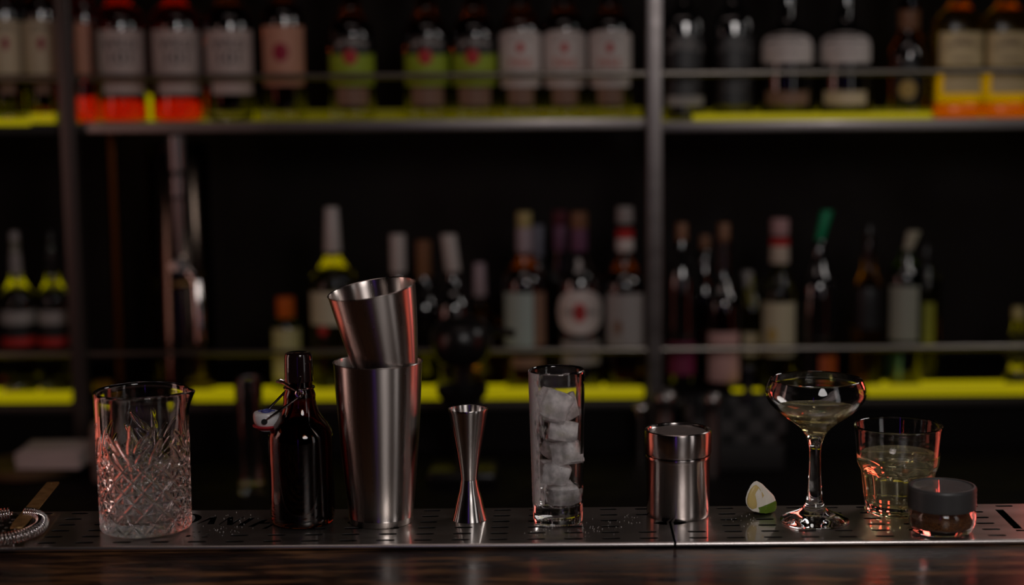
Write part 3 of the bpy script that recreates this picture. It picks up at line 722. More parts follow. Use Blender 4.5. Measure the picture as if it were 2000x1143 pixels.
# amber votive, wooden handle board, copper tray
q = on_y(207, 745, YLb); aj = tag(obj('amber_jar', lathe_bm([(0, 0), (.016, 0), (.0165, .003), (.0165, .018), (.013, .020), (0, .020)], 28), mat('amber_wax', (.32, .15, .01), .35)), 'small amber jar on the lit step left of the beer tower', 'jar'); aj.location = (q.x, YLb - .02, ZLS)
q0, q1 = on_y(1612, 872, 2.55), on_y(1690, 828, 2.55)
mm = box_bm((-.05, -.016, -.010), (.05, .016, .010), .006)
o = obj('rolling_pin', tube_bm([(-.052, 0, 0), (-.045, 0, 0), (.045, 0, 0), (.052, 0, 0)], .011, 16, radii=[.007, .011, .011, .007]), mat('brown_wood', (.09, .045, .02), .45)); mm.free()
o.rotation_euler = (0, 0, .25); o.location = (on_counter(1650, 862).x, on_counter(1650, 862).y, ZC + .011)
tag(o, 'dim brown wooden muddler lying on the back counter behind the stemmed glass', 'muddler'); o.name = 'wooden_muddler'
q = on_counter(1892, 842)
tag(obj('copper_dish', lathe_bm([(0, .002), (.030, 0), (.040, .010), (.043, .020), (.041, .0202), (.036, .010), (.026, .004), (0, .004)], 40), mat('copper', (.30, .09, .03), .3, 1)), 'dim copper dish on the back counter behind the tumbler', 'dish').location = (q.x, q.y, ZC)
# ================================================================== objects on the drip trays
def base_at(u, v):
    p = on_z(u, v, ZT); s = scale_at(p)
    return p, s, (lambda vv: z_of(vv, p.x, p.y) - ZT)

# ---- cut mixing glass
p, s, Z = base_at(286, 1030)
mg = thing('mixing_glass', 'cut crystal mixing glass with pouring lip, at left on the tray', 'mixing glass', p)
R0, R1, HT = 87.6 * s, 89.6 * s, Z(762)
zp0, zp1 = Z(1026), Z(893)
NC = 14; cell_h = 41.5 * s
def groove(d, w): return max(0.0, 1 - (d / w) ** 2) if d < w else 0.0
leaf = []
for k in range(4):
    a0 = -math.pi/2 + k * math.pi/2
    for du, dv, ang, ln in ((0, 838, 90, 25), (-4, 870, 90, 30), (-38, 852, 128, 26), (-18, 862, 122, 24), (32, 838, 55, 24), (16, 852, 55, 18), (46, 866, 62, 26), (-50, 878, 124, 24), (22, 870, 50, 24), (-26, 885, 125, 20), (36, 890, 55, 20)):
        leaf.append((a0, du * s, Z(dv), math.radians(ang), ln * s, 5.2 * s))
def mg_r(th, r, z, i):
    if z < .004 or z > HT - .002: base = r
    else: base = r
    d = 0.0
    sarc = th * R1
    if zp0 - .002 < z < zp1 + .02:
        U = th / (2 * math.pi) * NC; V = (z - zp0) / cell_h
        a, b = (U + V) , (U - V)
        da, db = abs(a - round(a)), abs(b - round(b))
        fade = 1.0
        if z > zp1 - .004:
            # zig-zag upper border: only grooves continue upward a little
            fade = max(0.0, 1 - (z - zp1 + .004) / .012)
        if z < zp0 + .001: fade = max(0, (z - zp0 + .002) / .003)
        d = max(groove(da, .12), groove(db, .12)) * .0019
        # star cross inside each lozenge
        fu, fv = (a + b) / 2, (a - b) / 2
        ca, cb = math.floor(a) + .5, math.floor(b) + .5
        cu, cv = (ca + cb) / 2, (ca - cb) / 2
        ux, vy = abs(U - cu), abs(V - cv)
        if ux < .34 and vy < .34:
            d = max(d, max(groove(vy, .075 * (1 - ux / .34) + .01), groove(ux, .075 * (1 - vy / .34) + .01)) * .0014)
        d *= fade
    if z > Z(905):
        for a0, du, zc, ang, ln, w in leaf:
            dx = ((th - a0 + math.pi) % (2 * math.pi) - math.pi) * R1 - du; dz = z - zc
            if abs(dx) > ln or abs(dz) > ln: continue
            t = dx * math.cos(ang) + dz * math.sin(ang); n_ = -dx * math.sin(ang) + dz * math.cos(ang)
            if abs(t) < ln:
                ww = w * math.sqrt(1 - (t / ln) ** 2) + 1e-6
                if abs(n_) < ww: d = max(d, .0020 * (1 - (n_ / ww) ** 2))
    return base - d
def spout(th, z):
    a = (th + math.radians(8) + math.pi) % (2 * math.pi) - math.pi
    w = math.exp(-(a / .25) ** 2); h = max(0.0, (z - (HT - .030)) / .030)
    return .0108 * w * h ** 1.5
nz_ = 190
outer = [(R0 * .94, 0.0), (R0 * .985, .0012)] + [(R0 + (R1 - R0) * (k / nz_), .003 + (HT - .003 - .0015) * k / nz_) for k in range(nz_ + 1)]
wall = .0031
rim = [(R1 - .0006, HT - .0002), (R1 - wall * .5, HT + .0003), (R1 - wall + .0005, HT - .0004)]
inner = [(R1 - wall, HT - .003 - (HT - .020) * k / 24) for k in range(25)] + [(R0 * .86, .0135), (R0 * .6, .0115), (0, .011)]
prof = [(0, .0012), (R0 * .7, .0008)] + outer + rim + inner
no = 2 + len(outer)
def mg_fun(th, r, z, i):
    if 2 <= i < no: return mg_r(th, r, z, i) + spout(th, z)
    if i >= no: return r + (spout(th, z) if z > .03 else 0)
    return r
obj('glass_body', lathe_bm(prof, 440, mg_fun), glass, mg, smooth=60)

# ---- swing-top amber bottle
p, s, Z = base_at(592, 1020)
sb = thing('swing_top_bottle', 'dark amber swing-top bottle with white stopper hanging open', 'bottle', p)
pts = [(54, 1020), (59, 1017), (62, 1008), (62.5, 990), (62.5, 930), (62.5, 870), (62, 852), (59.5, 842), (53, 830), (44, 818), (37, 806), (33, 794), (31, 782), (31, 772), (29, 765), (26.5, 758), (25.5, 752), (25, 742)]
op = [(r * s, max(0, Z(v))) for r, v in pts]; op[0] = (op[0][0], 0.0)
opr = smooth_prof(op, 3)
inn = [(max(r - .0028, .004), z) for r, z in reversed(opr) if z > .006] + [(.050 * .5, .0065), (0, .008)]
obj('glass_body', lathe_bm([(0, .004), (.018, .003)] + opr + inn, 72), amber_glass, sb)
lv = [(r - .0030, z) for r, z in opr if .0070 < z < Z(962)]
obj('liquid', lathe_bm([(0, .0085)] + [(lv[0][0] * .9, .0085)] + lv + [(lv[-1][0], lv[-1][1] + .0004), (0, lv[-1][1] + .0004)], 48), mat('dark_syrup', (.05, .012, .006), .05), sb)
obj('cap', lathe_bm([(25.8*s, Z(744)), (27.5*s, Z(744)), (27.8*s, Z(742)), (26.6*s, Z(697)), (25*s, Z(691)), (21*s, Z(689)), (0, Z(689))], 48), mat('dark_brown_cap', (.012, .005, .005), .12, coat=.5), sb)
def W3(u, v, dy): 
    w = on_y(u + 1, v, p.y + dy); return w - p
wire = mat('bail_wire', (.50, .42, .42), .14, 1)
wr = .0013
bm = tube_bm([W3(519, 821, -.012), W3(522, 819, -.014), W3(552, 798, -.0175), W3(580, 777, -.0185), W3(585, 771, -.0190)], wr, 8)
tube_bm([W3(519, 805, .014), W3(530, 793, .0165), W3(556, 766, .0185), W3(572, 762, .0190)], wr, 8, bm=bm)
tube_bm([W3(584 + 6.5*math.cos(a), 770 + 6.5*math.sin(a), -.0188) for a in [2*math.pi*k/14 for k in range(14)]], wr*.9, 8, closed=True, bm=bm)
tube_bm([W3(581, 768, -.0182), W3(584, 755, -.0178), W3(588, 738, -.0162)], wr, 8, bm=bm)
tube_bm([W3(579, 764, -.0182), W3(566, 757, -.0150), W3(553, 749, -.002), W3(540, 746, .004), W3(546, 743, .012), W3(562, 747, .0155)], wr, 8, bm=bm)
tube_bm([(.0152*math.cos(2*math.pi*k/28), .0152*math.sin(2*math.pi*k/28), Z(757)) for k in range(28)], wr, 8, closed=True, bm=bm)
obj('wire_bail', bm, wire, sb)
cst = W3(520, 818, 0)
stp = obj('stopper', lathe_bm(smooth_prof([(0, Z(842)), (12*s, Z(841)), (15*s, Z(836)), (22*s, Z(829)), (25.5*s, Z(820)), (26*s, Z(810)), (24*s, Z(805)), (20*s, Z(804)), (0, Z(803.5))], 4), 40), porcelain, sb)
stp.location = (cst.x, 0, 0); 
gk = obj('gasket', lathe_bm([(0, Z(838)), (17*s, Z(838)), (20*s, Z(835)), (27*s, Z(832)), (27.5*s, Z(829.5)), (22*s, Z(829)), (0, Z(829))], 40), red_rubber, stp)
bm = bmesh.new()
tube_bm([(0, -26.1*s, Z(819)), (0, 26.1*s, Z(819))], .0032, 16, bm=bm)
obj('wire_hole', bm, black_matte, stp)
bm = bmesh.new()
tube_bm([(9*s*math.cos(2*math.pi*k/20), 15*s*math.sin(2*math.pi*k/20), Z(803.0)) for k in range(20)], .0010, 6, closed=True, bm=bm)
tube_bm([(-16*s, 0, Z(803.0)), (16*s, 2*s, Z(803.0))], .0010, 6, bm=bm)
obj('printed_mark', bm, blue_ink, stp)

# ---- shaker tins
def tin_profile(H, r0, r1, seamz, t=.0008, bow=.002):
    pr = [(0, .0012), (r0*.9, .0012), (r0*.97, 0.0), (r0, .0012), (r0*1.004, seamz - .0006), (r0*1.012, seamz), (r0*1.004, seamz + .0006)]
    n = 16
    for k in range(1, n + 1):
        t_ = k / n; pr.append((r0 + (r1 - r0) * t_ + bow * math.sin(math.pi * t_), seamz + (H - seamz) * t_))
    pr += [(r1 + .0008, H + .0006), (r1 + .0002, H + .0013), (r1 - .0010, H + .0006)]
    for k in range(n, 0, -1):
        t_ = k / n; pr.append((r0 + (r1 - r0) * t_ + bow * math.sin(math.pi * t_) - t - .0004, seamz + (H - seamz) * t_))
    pr += [(r0 - .002, .004), (0, .003)]
    return pr
p, s, Z = base_at(745, 1018)
HL = Z(708)
lt = thing('shaker_tin', 'large steel shaker tin standing upright on the tray', 'shaker tin', p, group='cocktail shaker tins')
obj('tin_body', lathe_bm(tin_profile(HL, 62.5*s, 85.5*s, Z(1006), bow=.0012), 96), steel, lt)
# the small tin leans inside the large one
sm = thing('shaker_tin', 'small steel shaker tin leaning inside the larger tin', 'shaker tin', (0, 0, 0), group='cocktail shaker tins')
HS, rs1, rs0 = .100, 84*s, 58*s
obj('tin_body', lathe_bm(tin_profile(HS, rs0, rs1, .006, bow=.0010), 96), steel, sm)
top = on_y(726, 566, p.y - .011)                     # centre of its rim
axis = (Matrix.Rotation(math.radians(6.0), 3, 'X') @ Matrix.Rotation(math.radians(-8.4), 3, 'Y')) @ Vector((0, 0, 1))
sm.rotation_mode = 'QUATERNION'; sm.rotation_quaternion = Vector((0, 0, 1)).rotation_difference(axis)
sm.location = top - axis * HS

# ---- jigger
p, s, Z = base_at(917.5, 1014)
jg = thing('jigger', 'slim steel double jigger standing between shaker and tall glass', 'jigger', p)
HJ = Z(799)
o_ = smooth_prof([(35*s, 0), (31*s, Z(1000)), (25.5*s, Z(978)), (20*s, Z(958)), (16.8*s, Z(940)), (16.3*s, Z(934)), (18.5*s, Z(915)), (24*s, Z(880)), (31*s, Z(842)), (38.6*s, HJ)], 5)
i_ = [(max(r - .0011, .001), z) for r, z in reversed(o_)]
up = [q for q in i_ if q[1] > Z(928)]; lo = [q for q in i_ if q[1] < Z(946)]
obj('cup_body', closed_lathe_bm(o_ + [(38.3*s, HJ + .0005)] + up + [(.002, Z(928)), (.002, Z(946))] + lo, 72), steel_polished if False else noise_rough(mat('jigger_steel', (.62, .58, .56), .2, 1, aniso=.8), 60, .17, .24, (1, 1, .04)), jg)

# ---- tall frosted glass with ice
p, s, Z = base_at(1090, 1019)
tg = thing('highball_glass', 'tall narrow frosted glass filled with ice cubes', 'glass', p)
HG = Z(722); ro0, ro1 = 48.5*s, 54.5*s
tw_ = .0028
prof = [(0, .0015), (ro0*.8, .001), (ro0*.95, 0), (ro0, .002), (ro0*1.005, .012)] + [(ro0 + (ro1-ro0)*k/10, .012 + (HG-.014)*k/10) for k in range(1, 11)] + \
       [(ro1 - .0006, HG - .0004), (ro1 - tw_*.5, HG + .0002), (ro1 - tw_ + .0005, HG - .0006)] + [(ro1 - tw_ + (ro0 - ro1)*k/10, HG - .003 - (HG - .003 - Z(978))*k/10) for k in range(11)] + [(ro0*.80, Z(984)), (ro0*.5, Z(986)), (0, Z(987))]
obj('glass_body', lathe_bm(prof, 64), glass, tg)
wz = Z(950)
ri = lambda z: ro0 + (ro1 - ro0) * (z - .012) / (HG - .014) - tw_ + .0003
obj('melt_water', lathe_bm([(0, Z(986.5)), (ro0*.5, Z(985.8)), (ro0*.80, Z(983.5)), (ri(Z(976)), Z(976)), (ri(wz), wz), (ri(wz) - .001, wz - .0004), (0, wz - .0006)], 48), water, tg)
def frost_mat():
    m = mat('frost_crust', (.92, .82, .80), .6); N, L, b = nodes(m)
    out = [n for n in N if n.type == 'OUTPUT_MATERIAL'][0]
    tr = N.new('ShaderNodeBsdfTransparent'); mx = N.new('ShaderNodeMixShader')
    at = N.new('ShaderNodeAttribute'); at.attribute_name = 'cover'
    nz = N.new('ShaderNodeTexNoise'); nz.inputs['Scale'].default_value = 420; nz.inputs['Detail'].default_value = 4
    n2 = N.new('ShaderNodeTexNoise'); n2.inputs['Scale'].default_value = 60; n2.inputs['Detail'].default_value = 3
    tc = N.new('ShaderNodeTexCoord'); mp = N.new('ShaderNodeMapping'); mp.inputs['Scale'].default_value = (1, 1, .35)
    L.new(tc.outputs['Object'], mp.inputs[0]); L.new(mp.outputs[0], nz.inputs['Vector']); L.new(mp.outputs[0], n2.inputs['Vector'])
    ad = N.new('ShaderNodeMath'); ad.operation = 'ADD'; L.new(nz.outputs['Fac'], ad.inputs[0]); L.new(n2.outputs['Fac'], ad.inputs[1])
    a2 = N.new('ShaderNodeMath'); a2.operation = 'ADD'; L.new(ad.outputs[0], a2.inputs[0]); L.new(at.outputs['Fac'], a2.inputs[1])
    mr = N.new('ShaderNodeMapRange'); mr.inputs['From Min'].default_value = 1.28; mr.inputs['From Max'].default_value = 1.75; mr.inputs['To Max'].default_value = .95
    L.new(a2.outputs[0], mr.inputs['Value']); L.new(mr.outputs[0], mx.inputs[0]); L.new(tr.outputs[0], mx.inputs[1]); L.new(b.outputs[0], mx.inputs[2]); L.new(mx.outputs[0], out.inputs['Surface'])
    b.inputs['Transmission Weight'].default_value = .0; b.inputs['Subsurface Weight'].default_value = .3; b.inputs['Subsurface Scale'].default_value = .003
    return m
def frost(root, ang0, ang1, z0, z1, rfun, cov):
    bm = bmesh.new(); na, nz = 60, 150
    lay = bm.verts.layers.float.new('cover'); g = []
    for i in range(na + 1):
        a = ang0 + (ang1 - ang0) * i / na; col = []
        for j in range(nz + 1):
            z = z0 + (z1 - z0) * j / nz; th = -math.pi/2 + a
            h = .00025 + .0006 * max(0, noise.noise(Vector((a * 26, z * 900, 0))) + .1) * cov(i / na, j / nz)
            r = rfun(z) + h; v = bm.verts.new((r*math.cos(th), r*math.sin(th), z)); v[lay] = cov(i / na, j / nz); col.append(v)
        g.append(col)
    for a, b in zip(g, g[1:]):
        for j in range(nz): bm.faces.new((a[j], b[j], b[j+1], a[j+1]))
    return obj('frost', bm, frost_mat(), root, smooth=180)
frost(tg, math.radians(-105), math.radians(10), Z(988), Z(724), lambda z: ro0 + (ro1-ro0)*max(0, (z-.012))/(HG-.014), lambda u, v: max(0.0, 1.0 - max(0, u - .30) * 1.75 - (.25 if .2 < v < .5 and u > .55 else 0)) * (1 if v > .04 else v / .04))
def ice_mat():
    m = mat('ice', (1.0, .95, .94), .2, 0, .55, 1.31); N, L, b = nodes(m)
    nz = N.new('ShaderNodeTexNoise'); nz.inputs['Scale'].default_value = 90; nz.inputs['Detail'].default_value = 6
    tc = N.new('ShaderNodeTexCoord'); L.new(tc.outputs['Object'], nz.inputs['Vector'])
    mr = N.new('ShaderNodeMapRange'); mr.inputs['From Min'].default_value = .38; mr.inputs['From Max'].default_value = .66; mr.inputs['To Min'].default_value = .55; mr.inputs['To Max'].default_value = .0
    L.new(nz.outputs['Fac'], mr.inputs['Value']); L.new(mr.outputs[0], b.inputs['Transmission Weight'])
    bp = N.new('ShaderNodeBump'); bp.inputs['Strength'].default_value = .5; bp.inputs['Distance'].default_value = .002; L.new(nz.outputs['Fac'], bp.inputs['Height']); L.new(bp.outputs[0], b.inputs['Normal'])
    return m
ICE = ice_mat()
def ice(u, v, w, h, dy, rot, seed, lab):
    random.seed(seed)
    bm = bmesh.new(); bmesh.ops.create_cube(bm, size=2)
    bmesh.ops.bevel(bm, geom=bm.edges[:], offset=.42, segments=2, affect='EDGES', profile=.6)
    bmesh.ops.subdivide_edges(bm, edges=bm.edges[:], cuts=2, use_grid_fill=True)
    M_ = Matrix.Rotation(rot, 3, 'Y') @ Matrix.Rotation(random.uniform(-.5, .5), 3, 'X') @ Matrix.Rotation(random.uniform(-.4, .4), 3, 'Z')
    off = Vector((random.random() * 9, random.random() * 9, random.random() * 9))
    for x in bm.verts:
        n = noise.noise_vector(x.co * .9 + off) * .20 + noise.noise_vector(x.co * 2.7 + off) * .07
        q_ = M_ @ (x.co + n)
        x.co = Vector((q_.x * w * s / 2 * .93, q_.y * (w + h) * s / 4 * .85, q_.z * h * s / 2 * .97))
    o = obj('ice_cube', bm, ICE, None, smooth=50)
    o.location = (on_y(u, v, p.y).x, p.y + dy, z_of(v, p.x, p.y))
    return tag(o, lab, 'ice cube', 'ice cubes in the tall glass')
ice(1078, 793, 66, 62, -.004, .35, 1, 'rounded white ice cube topmost in the tall glass')
ice(1110, 800, 40, 52, .012, -.35, 12, 'ice cube at the right wall just behind the topmost one')
ice(1098, 842, 62, 44, -.002, .2, 3, 'flat ice cube right below the topmost one')
ice(1106, 884, 56, 50, -.003, -.25, 4, 'ice cube leaning on the right wall halfway down the glass')
ice(1078, 880, 40, 40, .012, .5, 15, 'ice cube behind, halfway down the tall glass')
ice(1080, 922, 60, 44, -.003, .15, 5, 'ice cube just above the melt water')
ice(1098, 962, 60, 40, -.002, -.1, 6, 'lowest ice cube sitting in the melt water')
random.seed(11)

# ---- canister with mesh lid
p, s, Z = base_at(1324, 1005)
cn = thing('shaker_canister', 'steel powder shaker canister with ribbed lid and fine mesh top', 'canister', p)
rb, rl = 61.5*s, 65*s
zb1 = Z(890)
obj('canister_body', lathe_bm([(0, .001), (rb*.9, .0008), (rb*.97, 0), (rb*.995, .002), (rb, .005), (rb, zb1 - .004), (rb*1.02, zb1 - .002), (rb*1.03, zb1), (rb*1.02, zb1 + .0015), (rb*.97, zb1 + .002), (rb*.97, Z(860)), (0, Z(860))], 80),
    noise_rough(mat('canister_steel', (.60, .54, .52), .2, 1, aniso=.8), 60, .18, .25, (1, 1, .04)), cn)
zt0, zt1 = Z(884), Z(838)
lid = obj('lid', lathe_bm([(rl*.965, zt0), (rl*.99, zt0), (rl, zt0 + .001), (rl, zt1 - .003), (rl*.985, zt1 - .0008), (rl*.95, zt1), (rl*.90, zt1 - .0006), (rl*.88, zt1 - .0022), (rl*.86, zt1 - .0030), (rl*.80, zt1 - .0030), (rl*.80, zt1 - .006), (rl*.955, zt1 - .006), (rl*.965, zt0)], 80), MATS['canister_steel'], cn)
def mesh_mat():
    m = mat('wire_mesh', (.30, .26, .25), .4, 1); N, L, b = nodes(m)
    tc = N.new('ShaderNodeTexCoord'); w1 = N.new('ShaderNodeTexWave'); w2 = N.new('ShaderNodeTexWave')
    w1.bands_direction = 'X'; w2.bands_direction = 'Y'
    for w in (w1, w2): w.inputs['Scale'].default_value = 330; L.new(tc.outputs['Object'], w.inputs['Vector'])
    mu = N.new('ShaderNodeMath'); mu.operation = 'MAXIMUM'; L.new(w1.outputs['Fac'], mu.inputs[0]); L.new(w2.outputs['Fac'], mu.inputs[1])
    bp = N.new('ShaderNodeBump'); bp.inputs['Strength'].default_value = .6; bp.inputs['Distance'].default_value = .0006; L.new(mu.outputs[0], bp.inputs['Height']); L.new(bp.outputs[0], b.inputs['Normal'])
    return m
bm = lathe_bm(smooth_prof([(rl*.84, zt1 - .0028), (rl*.6, zt1 - .0026), (rl*.3, zt1 - .0024), (0, zt1 - .0023)], 3), 64)
for v in bm.verts:
    d = (Vector((v.co.x, v.co.y)) - Vector((.008, .002))).length
    v.co.z -= .0012 * math.exp(-(d / .006) ** 2)
obj('mesh_screen', bm, mesh_mat(), lid)

# ---- lime wedge
p, s, Z = base_at(1486, 1006)
lm = thing('lime_wedge', 'squeezed lime wedge with green rind left of the stemmed glass', 'lime wedge', p)
def L3(u, v, dy): return on_y(u, v, p.y + dy) - p
front = [(1478, 948), (1472, 951), (1466, 958), (1460, 970), (1457, 982), (1457.5, 993), (1461, 1000), (1469, 1005), (1478, 1004), (1485, 999), (1490, 991), (1494, 982), (1496, 973), (1490, 961), (1485, 952)]
fdy = lambda u, v: -.010 + (u - 1457) * s * .30 + (1005 - v) * s * .10
fp = [L3(u, v, fdy(u, v)) for u, v in front]
back = [L3(1512, 978, .006), L3(1516, 990, .004), L3(1517, 1001, .004), L3(1513, 1008, .002), L3(1500, 1012, -.004), L3(1486, 1011, -.007), L3(1472, 1008, -.008),
        L3(1500, 968, .010), L3(1488, 957, .010), L3(1480, 951, .006), L3(1510, 1006, .016), L3(1490, 1002, .020), L3(1468, 998, .014), L3(1463, 975, .010)]
bm = bmesh.new()
for q in fp + back: bm.verts.new(q)
r_ = bmesh.ops.convex_hull(bm, input=bm.verts[:])
bmesh.ops.delete(bm, geom=[g for g in r_['geom_interior'] if isinstance(g, bmesh.types.BMVert)], context='VERTS')
bmesh.ops.triangulate(bm, faces=bm.faces[:])
bmesh.ops.subdivide_edges(bm, edges=bm.edges[:], cuts=7, use_grid_fill=True, smooth=.15)
for v in bm.verts: v.co += noise.noise_vector(v.co * 160) * .0006
zmin = min(v.co.z for v in bm.verts)
for v in bm.verts: v.co.z -= zmin
bmesh.ops.bisect_plane(bm, geom=bm.verts[:] + bm.edges[:] + bm.faces[:], plane_co=(0, 0, .0105), plane_no=Vector((-.22, 0, 1)).normalized())
bm.normal_update()
for f in bm.faces:
    c = f.calc_center_median()
    line = .0105 + c.x * .22
    f.material_index = 1 if (c.z < line and f.normal.y < .6 and not (f.normal.y < -.55 and c.x < -.003 and c.z > .004)) or f.normal.z < -.5 else 0
bm2 = bm.copy()
bmesh.ops.delete(bm, geom=[f for f in bm.faces if f.material_index == 1], context='FACES')
bmesh.ops.delete(bm2, geom=[f for f in bm2.faces if f.material_index == 0], context='FACES')
for f in bm2.faces: f.material_index = 0
pith_m = mat('lime_pith', (.78, .72, .62), .5, sss=.3)
rind = noise_rough(mat('lime_rind', (.10, .17, .012), .35), 300, .28, .45, bump=.4)
obj('pith', bm, pith_m, lm, smooth=60); obj('rind', bm2, rind, lm, smooth=60)
cu = sum(q[0] for q in front) / len(front); cv = sum(q[1] for q in front) / len(front)
bm = bmesh.new(); rings = []
for k, (sh, bulge) in enumerate(((.84, .0002), (.78, .0010), (.5, .0015), (.25, .0017), (0.02, .0017))):
    ring = []
    for u, v in front:
        uu, vv = cu + (u - cu) * sh - 1.0, cv + (v - cv) * sh + 3
        q = L3(uu, vv, fdy(uu, vv) - .0006 - bulge); q.z -= zmin; ring.append(bm.verts.new(q))
    rings.append(ring)
for a, b in zip(rings, rings[1:]):
    for k in range(len(a)): bm.faces.new((a[k], a[(k+1) % len(a)], b[(k+1) % len(a)], b[k]))
bm.faces.new(rings[-1])
obj('flesh', bm, noise_rough(mat('lime_flesh', (.62, .46, .16), .3, sss=.3), 160, .2, .45, (1, 1, .3), bump=.5), lm, smooth=60)
obj('pith_thread', tube_bm([L3(1485, 958, .003), L3(1487.5, 954, .002), L3(1489.5, 951, .002)], .0005, 6, radii=[.0007, .0005, .0002]), pith_m, lm)

# ---- coupe
p, s, Z = base_at(1590.5, 1018)
cp = thing('coupe_glass', 'stemmed coupe glass half filled with pale liquor', 'cocktail glass', p)
outp = [(67*s, 0.0), (67.3*s, .0012), (64*s, Z(1013)), (50*s, Z(1007)), (34*s, Z(1000)), (23*s, Z(992)), (17*s, Z(980)), (14.5*s, Z(965)), (12.6*s, Z(940)), (11.5*s, Z(915)), (11.3*s, Z(885)), (13*s, Z(868)), (18*s, Z(853)), (26*s, Z(840)), (38*s, Z(829)), (58*s, Z(815)), (76*s, Z(801)), (90*s, Z(786)), (96*s, Z(774)), (96.5*s, Z(765)), (94*s, Z(754)), (88.5*s, Z(741))]
o2 = smooth_prof(outp, 4)
wl = .0016
inp = [(87.6*s - wl*.6, Z(741.4)), (92.5*s - wl, Z(754)), (95*s - wl, Z(765)), (94.5*s - wl, Z(774)), (88*s - wl, Z(785)), (74*s - wl, Z(799)), (56*s - wl, Z(812.5)), (37*s - wl, Z(826)), (24*s - wl, Z(837)), (12*s, Z(846)), (0, Z(849))]
i2 = smooth_prof(inp, 4)
obj('glass_body', lathe_bm([(0, .0006), (40*s, .0004)] + o2 + [(88.2*s - wl*.3, Z(740.3))] + i2, 96), glass, cp)
zl_ = Z(797)
lq = [(r + .0003, z - .0001) for r, z in reversed(i2) if z < zl_]
obj('liquor', lathe_bm([(0, lq[0][1])] + [q for q in lq[1:]] + [(lq[-1][0] + .0006, zl_), (lq[-1][0] - .0006, zl_ - .0003), (0, zl_ - .0004)], 72), liquor, cp)

# ---- faceted rocks glass
p, s, Z = base_at(1752, 999)
rg = thing('rocks_glass', 'faceted tumbler with pale liquor behind the spice jar', 'glass', p)
HR = Z(831); NF = 10
rt = [(60*s, 0), (63*s, .002), (64*s, .006), (66.5*s, Z(965)), (70*s, Z(935)), (73*s, Z(921)), (77.5*s, Z(908)), (79.5*s, Z(895)), (82*s, Z(865)), (85.3*s, HR - .0008)]
ro = smooth_prof(rt, 6)
wl = .0030
def facet(th, r, z, i):
    if i < 2 or i >= 2 + len(ro): return r
    if z > Z(903) or z < .003: return r
    a = ((th + .35) % (2*math.pi/NF)) - math.pi/NF
    arch = 1 - (abs(a) / (math.pi/NF)) ** 2
    zt_ = Z(922) + (Z(903) - Z(922)) * arch
    k = max(0.0, min(1.0, (zt_ - z) / .004)); k = k * k * (3 - 2 * k)
    flat = r * math.cos(math.pi/NF) / math.cos(a) * 1.012
    return r + (min(flat, r) - r) * k - .0012 * k * (1 - (abs(a) / (math.pi/NF)) ** 6)
inner = [(85.3*s - wl + .0004, HR - .0008)] + [(r - wl - (.0012 if z < Z(915) else 0), z) for r, z in reversed(ro) if Z(975) < z < HR - .004] + [(52*s, Z(981)), (35*s, Z(983)), (0, Z(984))]
obj('glass_body', lathe_bm([(0, .003), (48*s, .0025)] + ro + [(84.8*s, HR), (84.8*s - wl*.5, HR + .0005), (85*s - wl + .0006, HR)] + inner, 160, facet), glass, rg, smooth=28)
zl_ = Z(886)
lq = [(r + .0003, z) for r, z in reversed(inner) if z < zl_]
obj('liquor', lathe_bm([(0, lq[0][1])] + lq[1:] + [(lq[-1][0] + .0002, zl_), (lq[-1][0] - .0008, zl_ - .0004), (0, zl_ - .0005)], 72), liquor, rg)

# ---- spice jar
p, s, Z = base_at(1838.5, 1037)
sj = thing('spice_jar', 'low round glass spice jar with grey windowed lid at the tray front', 'jar', p)
jo = smooth_prof([(50*s, 0), (56*s, .0008), (60*s, .004), (64*s, Z(1020)), (65.5*s, Z(1008)), (65*s, Z(998)), (62*s, Z(992)), (60*s, Z(988)), (60*s, Z(965))], 4)
jw = .0028
ji = [(max(r - jw, .005), max(z, .006)) for r, z in reversed(jo) if z > .004] + [(46*s, .0062), (0, .0058)]
obj('glass_body', lathe_bm([(0, .002), (40*s, .0015)] + jo + ji, 80), glass, sj)
bm = lathe_bm([(0, .0063), (45*s, .0066), (57.0*s, .0075)] + [(r - jw - .0004, z) for r, z in jo if .008 < z < Z(1006)] + [(50*s, Z(1007)), (30*s, Z(1007)), (15*s, Z(1007)), (0, Z(1007))], 64)
for v in bm.verts:
    if v.co.z > .010: v.co.z += .0030 * noise.noise(Vector((v.co.x * 55, v.co.y * 55, 1.7))) - v.co.x * .05
sp = mat('red_brown_spice', (.20, .065, .015), .9)
N, L, b = nodes(sp); nz = N.new('ShaderNodeTexNoise'); nz.inputs['Scale'].default_value = 900; cr = N.new('ShaderNodeValToRGB'); tc = N.new('ShaderNodeTexCoord')
cr.color_ramp.elements[0].color = (.035, .007, .003, 1); cr.color_ramp.elements[1].color = (.30, .12, .03, 1); cr.color_ramp.elements[0].position = .35; cr.color_ramp.elements[1].position = .68
L.new(tc.outputs['Object'], nz.inputs['Vector']); L.new(nz.outputs['Fac'], cr.inputs[0]); L.new(cr.outputs[0], b.inputs['Base Color'])
obj('ground_spice', bm, sp, sj, smooth=60)
rj = 66.5*s; zj0, zj1 = Z(990), Z(948)
def ridged(th, r, z, i): return r
lp = [(rj*.94, zj0), (rj*.985, zj0)] + [(rj*(.995 if k % 2 else .985), zj0 + .0015 + (zj1 - .005 - zj0) * k / 7) for k in range(8)] + [(rj*.985, zj1 - .0016), (rj*.955, zj1 - .0002), (rj*.90, zj1), (rj*.865, zj1 - .0012), (rj*.86, zj1 - .003), (rj*.94, zj1 - .003)]
ld = obj('lid', closed_lathe_bm(lp, 72), lid_grey, sj)
obj('lid_window', lathe_bm([(0, zj1 - .0026), (rj*.862, zj1 - .0026), (rj*.862, zj1 - .0012), (0, zj1 - .0011)], 64), mat('clear_plastic', (.75, .70, .70), .06, 0, .9, 1.3), ld)

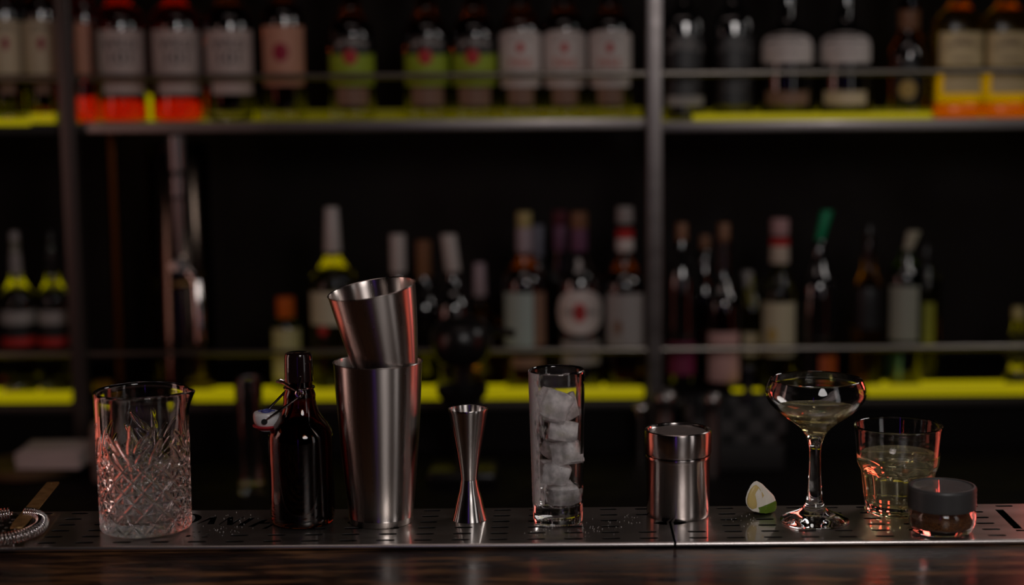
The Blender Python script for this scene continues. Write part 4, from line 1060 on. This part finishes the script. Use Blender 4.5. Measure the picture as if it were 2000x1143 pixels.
# ---- hawthorne strainer
cS = on_z(18, 1052, ZT)
hs = thing('cocktail_strainer', 'coiled spring bar strainer with bronze handle at the left edge', 'strainer', (cS.x, cS.y, ZT + .0062))
hs.rotation_euler = (.13, 0, 0)
RR, hr = .0335, .0060
turns, per = 62, 14; pts = []
for k in range(turns * per + 1):
    t = k / (turns * per); ph = math.radians(77) - t * math.radians(334); a = 2 * math.pi * turns * t
    rr = RR + hr * math.cos(a); pts.append((rr * math.cos(ph), rr * math.sin(ph), hr + .0010 + hr * math.sin(a)))
obj('spring_coil', tube_bm(pts, .00095, 8), steel_polished, hs, smooth=60)
pl_holes = [ellipse_pts(.015 * math.cos(2*math.pi*k/8), .015 * math.sin(2*math.pi*k/8), .0022, .0022, 10) for k in range(8)] + [ellipse_pts(.007 * math.cos(2*math.pi*k/4), .007 * math.sin(2*math.pi*k/4), .0022, .0022, 10) for k in range(4)]
me = plate_mesh('strainer_plate', ellipse_pts(0, 0, .0272, .0272, 48), pl_holes, .0078, .0012)
link_mesh('strainer_plate', me, steel_dark, hs, smooth=0)
h0 = on_z(40, 1020, ZT + .018); h1 = on_z(104, 942, ZT + .018)
dirn = h1 - h0; Lh = dirn.length; ah = math.atan2(dirn.y, dirn.x)
wd = .0072
out_ = [(-.020, -wd*.8), (0, -wd), (Lh - .002, -wd*.95), (Lh, -wd*.8), (Lh, wd*.8), (Lh - .002, wd*.95), (0, wd), (-.020, wd*.8)]
me = plate_mesh('handle', out_, [ellipse_pts(Lh - .009, 0, .0042, .0030, 18)], 0, .0018)
hd = link_mesh('handle', me, bronze, hs, smooth=0)
hsM = Matrix.Translation(hs.location) @ hs.rotation_euler.to_matrix().to_4x4()
hd.matrix_local = hsM.inverted() @ Matrix.Translation(h0) @ Matrix.Rotation(ah, 4, 'Z') @ Matrix.Rotation(-math.asin(dirn.z / Lh), 4, 'Y')

# ---- spilt salt on the trays
def grains(label, spots, n, seed):
    random.seed(seed); bm = bmesh.new()
    for _ in range(n):
        u, v, su, sv_ = random.choice(spots)
        q = on_z(random.gauss(u, su), random.gauss(v, sv_), ZT)
        if not (YF + .004 < q.y < YB - .004): continue
        r = random.uniform(.00014, .00036)
        m4 = Matrix.Translation((q.x, q.y, ZT + r * .6)) @ Matrix.Rotation(random.random() * 3, 4, Vector((random.random(), random.random(), 1)).normalized())
        bmesh.ops.create_cube(bm, size=r * 1.6, matrix=m4)
    o = obj('salt_grains', bm, mat('salt', (.85, .80, .76), .35), None, smooth=0)
    return tag(o, label, 'salt', kind='stuff')
grains('white salt grains scattered on the tray left of the swing-top bottle', [(435, 1037, 22, 5), (470, 1012, 45, 8)], 45, 3)
grains('white salt grains scattered on the tray around the tall glass', [(1155, 1030, 22, 8), (1215, 1022, 22, 10), (1060, 1035, 20, 6)], 80, 4)
grains('white salt grains scattered on the tray near the lime wedge', [(1425, 1010, 22, 8), (1465, 1020, 14, 8)], 25, 5)

# everything that stands on something rests a hair above it
for o in [o for o in S.objects if o.parent is None and o.get('category') and o['category'] not in ('counter', 'shelving', 'drip tray')]:
    o.location.z += .0003
